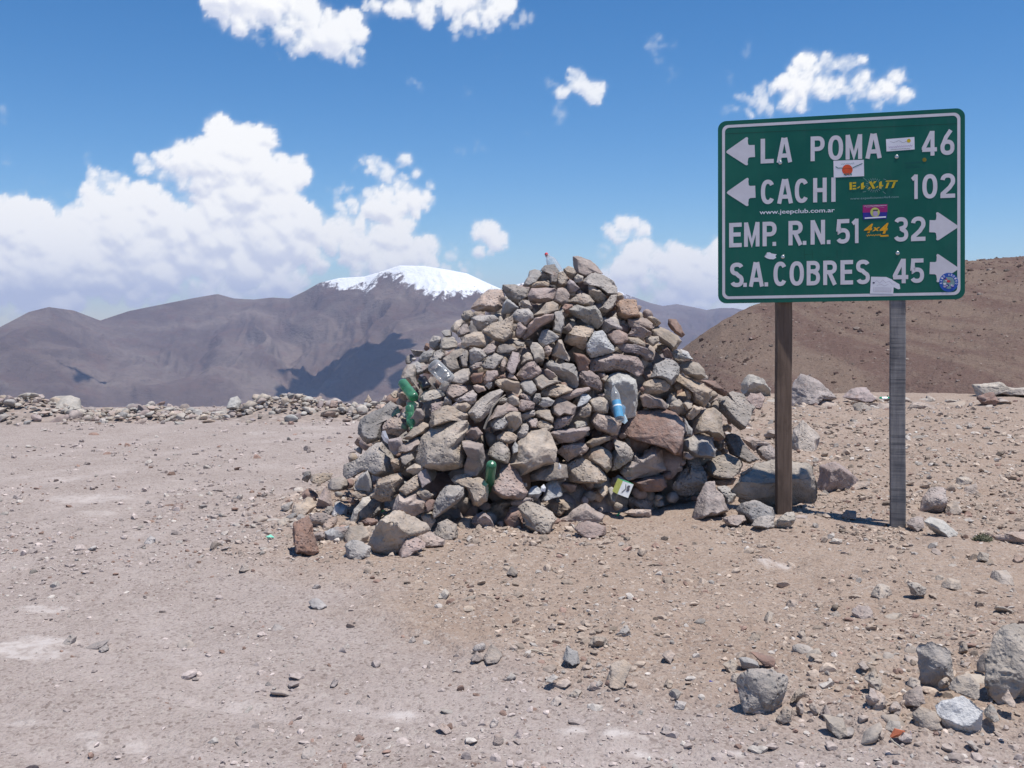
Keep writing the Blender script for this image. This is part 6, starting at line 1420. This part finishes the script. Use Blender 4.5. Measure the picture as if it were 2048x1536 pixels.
paper('plastic_wrapper', [(1245, 808), (1251, 814), (1250, 828), (1256, 842), (1249, 848), (1240, 842)], surface_depth(1248, 830) - .17, 'white and pale blue wrapper beside the blue labelled bottle', plain('pale_blue_film', (.62, .80, .88), .4))
paper('paper_scrap', [(1118, 925), (1123, 932), (1122, 941), (1115, 941)], surface_depth(1118, 935) - .08, 'tiny white scrap in the dark gap below the big tan slab', M_PAPER)
paper('foam_lump', [(1082, 974), (1088, 969), (1092, 976), (1090, 984), (1081, 982)], surface_depth(1087, 977) - .12, 'white foam lump on a pale stone at the lower middle of the cairn', M_PAPER, bend=.01, thick=.03)
paper('plastic_scrap', [(532, 1073), (541, 1069), (550, 1074), (540, 1079)], gdep(540, 1078), 'mint green plastic scrap on the gravel left of the cairn', plain('mint_plastic', (.25, .70, .52), .4), group='litter around the cairn')
paper('plastic_scrap', [(1232, 1030), (1240, 1024), (1241, 1027), (1235, 1032)], gdep(1236, 1032), 'thin bright green plastic sliver on the soil before the cairn', plain('bright_green_plastic', (.03, .42, .16), .4))
paper('tile_shard', [(1781, 1474), (1792, 1459), (1810, 1463), (1806, 1470), (1786, 1477)], gdep(1790, 1477), 'orange shard among stones near the lower right corner', plain('orange_shard', (.46, .14, .07), .6), 'shard', .005, .012)
paper('bottle_cap', [(1417, 1366), (1420, 1362), (1427, 1363), (1428, 1366), (1422, 1368)], gdep(1422, 1368), 'dark blue bottle cap on the soil left of the speckled rock', plain('blue_cap', (.02, .04, .30), .4), 'cap', .002, .012)
paper('foil_scrap', [(1820, 1466), (1822, 1464), (1825, 1467), (1822, 1470)], gdep(1822, 1470), 'tiny pale blue scrap right of the orange shard', plain('blue_scrap', (.35, .45, .9), .4))
def tin():
    d = gdep(1768, 800) ; a = at(1759, 798, d); b = at(1779, 798, d); root = empty('drink_can', (a + b) / 2); tag(root, 'small green can lying on the ridge left of the right post', 'can'); o_ = np.array(root.location)
    V, F = lathe('body', [(0, .38), (.04, .5), (.94, .5), (1, .4)], a, b, 9 * d / F_PX, 18); link('body', mesh_np('body', V - o_, F, True), plain('green_tin', (.02, .42, .20), .25, .6, .4), root)
    V, F = lathe('bare_band', [(.22, .512), (.72, .512)], a, b, 9 * d / F_PX, 18); link('bare_band', mesh_np('bare_band', V - o_, F[:36], True), plain('tin_band', (.70, .78, .76), .3, .6, .5), root)
tin()
def carton():
    d = surface_depth(1250, 985) - .16
    f0, f1, f2, f3 = at(1246, 962, d + .02), at(1267, 969, d), at(1256, 996, d - .03), at(1235, 988, d - .01)
    dv = FW * .10 + RT * -.030 + UP * .012; V = np.array([f0, f1, f2, f3, f0 + dv, f1 + dv, f2 + dv, f3 + dv]); c = V.mean(0); root = empty('juice_carton', c); tag(root, 'juice carton with white end and yellow side at the foot of the cairn', 'carton')
    def face(name, q, mat, h=0):
        P = V[list(q)] - c; n = np.cross(P[1] - P[0], P[2] - P[0]); n /= np.linalg.norm(n); s = 1 if n @ P.mean(0) > 0 else -1; P2 = np.concatenate([P + n * s * (.002 + h), P * .96]); F = [(0, 1, 2), (0, 2, 3)]
        for i in range(4): j = (i + 1) % 4; F += [(i, 4 + i, 4 + j), (i, 4 + j, j)]
        return link(name, mesh_np(name, P2, np.array(F), False), mat, root)
    fr = face('end_flap', (0, 1, 2, 3), plain('carton_white', (.62, .62, .62), .6)); face('side', (0, 3, 7, 4), plain('carton_yellow', (.50, .54, .16), .5)); face('top', (0, 1, 5, 4), plain('carton_green', (.05, .30, .15), .5)); face('side', (1, 2, 6, 5), plain('carton_grey', (.35, .38, .30), .6)); face('bottom', (3, 2, 6, 7), plain('carton_side', (.4, .42, .3), .6))
    def q2(u, v): return V[0] * (1 - u) * (1 - v) + V[1] * u * (1 - v) + V[2] * u * v + V[3] * (1 - u) * v - c
    n = np.cross(V[1] - V[0], V[3] - V[0]); n /= np.linalg.norm(n); n = n if n @ FW < 0 else -n
    for pth, nm in (([(.80, .22), (.62, .22), (.62, .36), (.78, .38), (.78, .52), (.60, .52)], 'numeral'), ([(.35, .15), (.52, .45), (.30, .80)], 'fold_line')):
        P = [q2(u, v) + n * .006 for u, v in pth]; Vv = []; F = []
        for i, (a, b) in enumerate(zip(P[:-1], P[1:])):
            dd = (b - a) / np.linalg.norm(b - a); s = np.cross(dd, n) * (.006 if nm == 'numeral' else .0025); k = len(Vv); Vv += [a - s, a + s, b + s, b - s]; F += [(k, k + 1, k + 2), (k, k + 2, k + 3)]
        Vv = np.array(Vv); Vv += n * (np.repeat(np.arange(len(P) - 1), 4) * .0003)[:, None]
        o = link(nm, mesh_np(nm, Vv, np.array(F), False), plain('carton_ink', (.07, .06, .07), .6), root); o.parent = fr; o.matrix_parent_inverse = Matrix()
carton()
def twig(pts, dep, rad, label, col):
    P = np.array([at(x, y, dep + o) for x, y, o in pts]); c = P.mean(0); V = []; F = []; seg = 6; n = len(P)
    for i, p in enumerate(P):
        t = P[min(i + 1, n - 1)] - P[max(i - 1, 0)]; t /= np.linalg.norm(t); u = np.cross(t, FW); u /= np.linalg.norm(u); v = np.cross(t, u); r_ = rad * (1 - .5 * i / n)
        for j in range(seg): a = j / seg * 6.2832; V.append(p - c + u * r_ * math.cos(a) + v * r_ * math.sin(a))
    for i in range(n - 1):
        for j in range(seg): a, b = i * seg + j, i * seg + (j + 1) % seg; F.append((a, b, b + seg, a + seg))
    o = link('dry_twig', mesh_np('dry_twig', np.array(V), np.array(F), True), plain('dry_stalk', col, .8), None, c); tag(o, label, 'twig')
sd = surface_depth(985, 830) - .16
twig([(968, 858, 0), (974, 842, 0), (980, 830, -.01), (984, 816, 0), (992, 806, 0), (1000, 798, .01), (1011, 790, .02)], sd, .009, 'dry stalk lying across the pale slab in the middle of the cairn', (.36, .31, .25))
gd = gdep(1085, 1309)
twig([(1059, 1300, 0), (1072, 1301, 0), (1080, 1304, -.005), (1095, 1307, 0), (1108, 1309, 0), (1121, 1311, 0)], gd, .005, 'thin pale twig on the soil in the middle foreground', (.46, .39, .31))
gd = gdep(1795, 1495)
twig([(1781, 1478, 0), (1788, 1485, 0), (1796, 1490, 0), (1804, 1497, 0)], gd, .004, 'short pale stalk below the orange shard', (.50, .44, .36))
def tuft():
    c = on_ground(1965, 1100); c[2] = float(ground_z(np.array([c[0]]), np.array([c[1]]))[0]); r_ = np.random.default_rng(3); V = []; F = []
    root = empty('cushion_plant', c); tag(root, 'small grey green cushion plant on the soil right of the right post', 'plant')
    for i in range(420):
        d = r_.normal(0, 1, 3); d[2] = abs(d[2]) * .6; d /= np.linalg.norm(d); p = d * np.array([.062, .05, .045]) * r_.uniform(.6, 1.05); s = np.cross(d, r_.normal(0, 1, 3)); s = s / np.linalg.norm(s) * .004; t = d * .014; k = len(V); V += [p - s, p + s, p + t]; F.append((k, k + 1, k + 2))
    o = link('leaves', mesh_np('leaves', np.array(V), np.array(F), False), plain('grey_green_leaf', (.15, .155, .095), .8), root); o['kind'] = 'stuff'
    Vd, Fd = ICO[2]; link('mat', mesh_np('mat', Vd * np.array([.055, .045, .035]) * (1 + .15 * fbm(Vd * 4, 2, 3))[:, None], Fd, True), plain('leaf_mat', (.10, .10, .065), .9), root)
tuft()
# ------------------------------------------------------------ thin blue air over the valley
def haze():
    s = 14500.0; z0, z1 = -620.0, 420.0
    V = np.array([(x, y, z) for z in (z0, z1) for y in (-s, s) for x in (-s, s)], float); F = np.array([(0, 2, 3, 1), (4, 5, 7, 6), (0, 1, 5, 4), (2, 6, 7, 3), (0, 4, 6, 2), (1, 3, 7, 5)])
    m, w = new_mat('thin_air'); v = w.n('ShaderNodeVolumePrincipled'); v.inputs['Color'].default_value = (.58, .69, 1.0, 1); v.inputs['Density'].default_value = 7.5e-5; v.inputs['Anisotropy'].default_value = 0.0
    o = w.n('ShaderNodeOutputMaterial'); w.link(v.outputs[0], o.inputs['Volume'])
    tag(link('haze', mesh_np('haze', V, F, False), m), 'thin bluish air over the valley and far slopes', 'haze', kind='stuff')
haze()
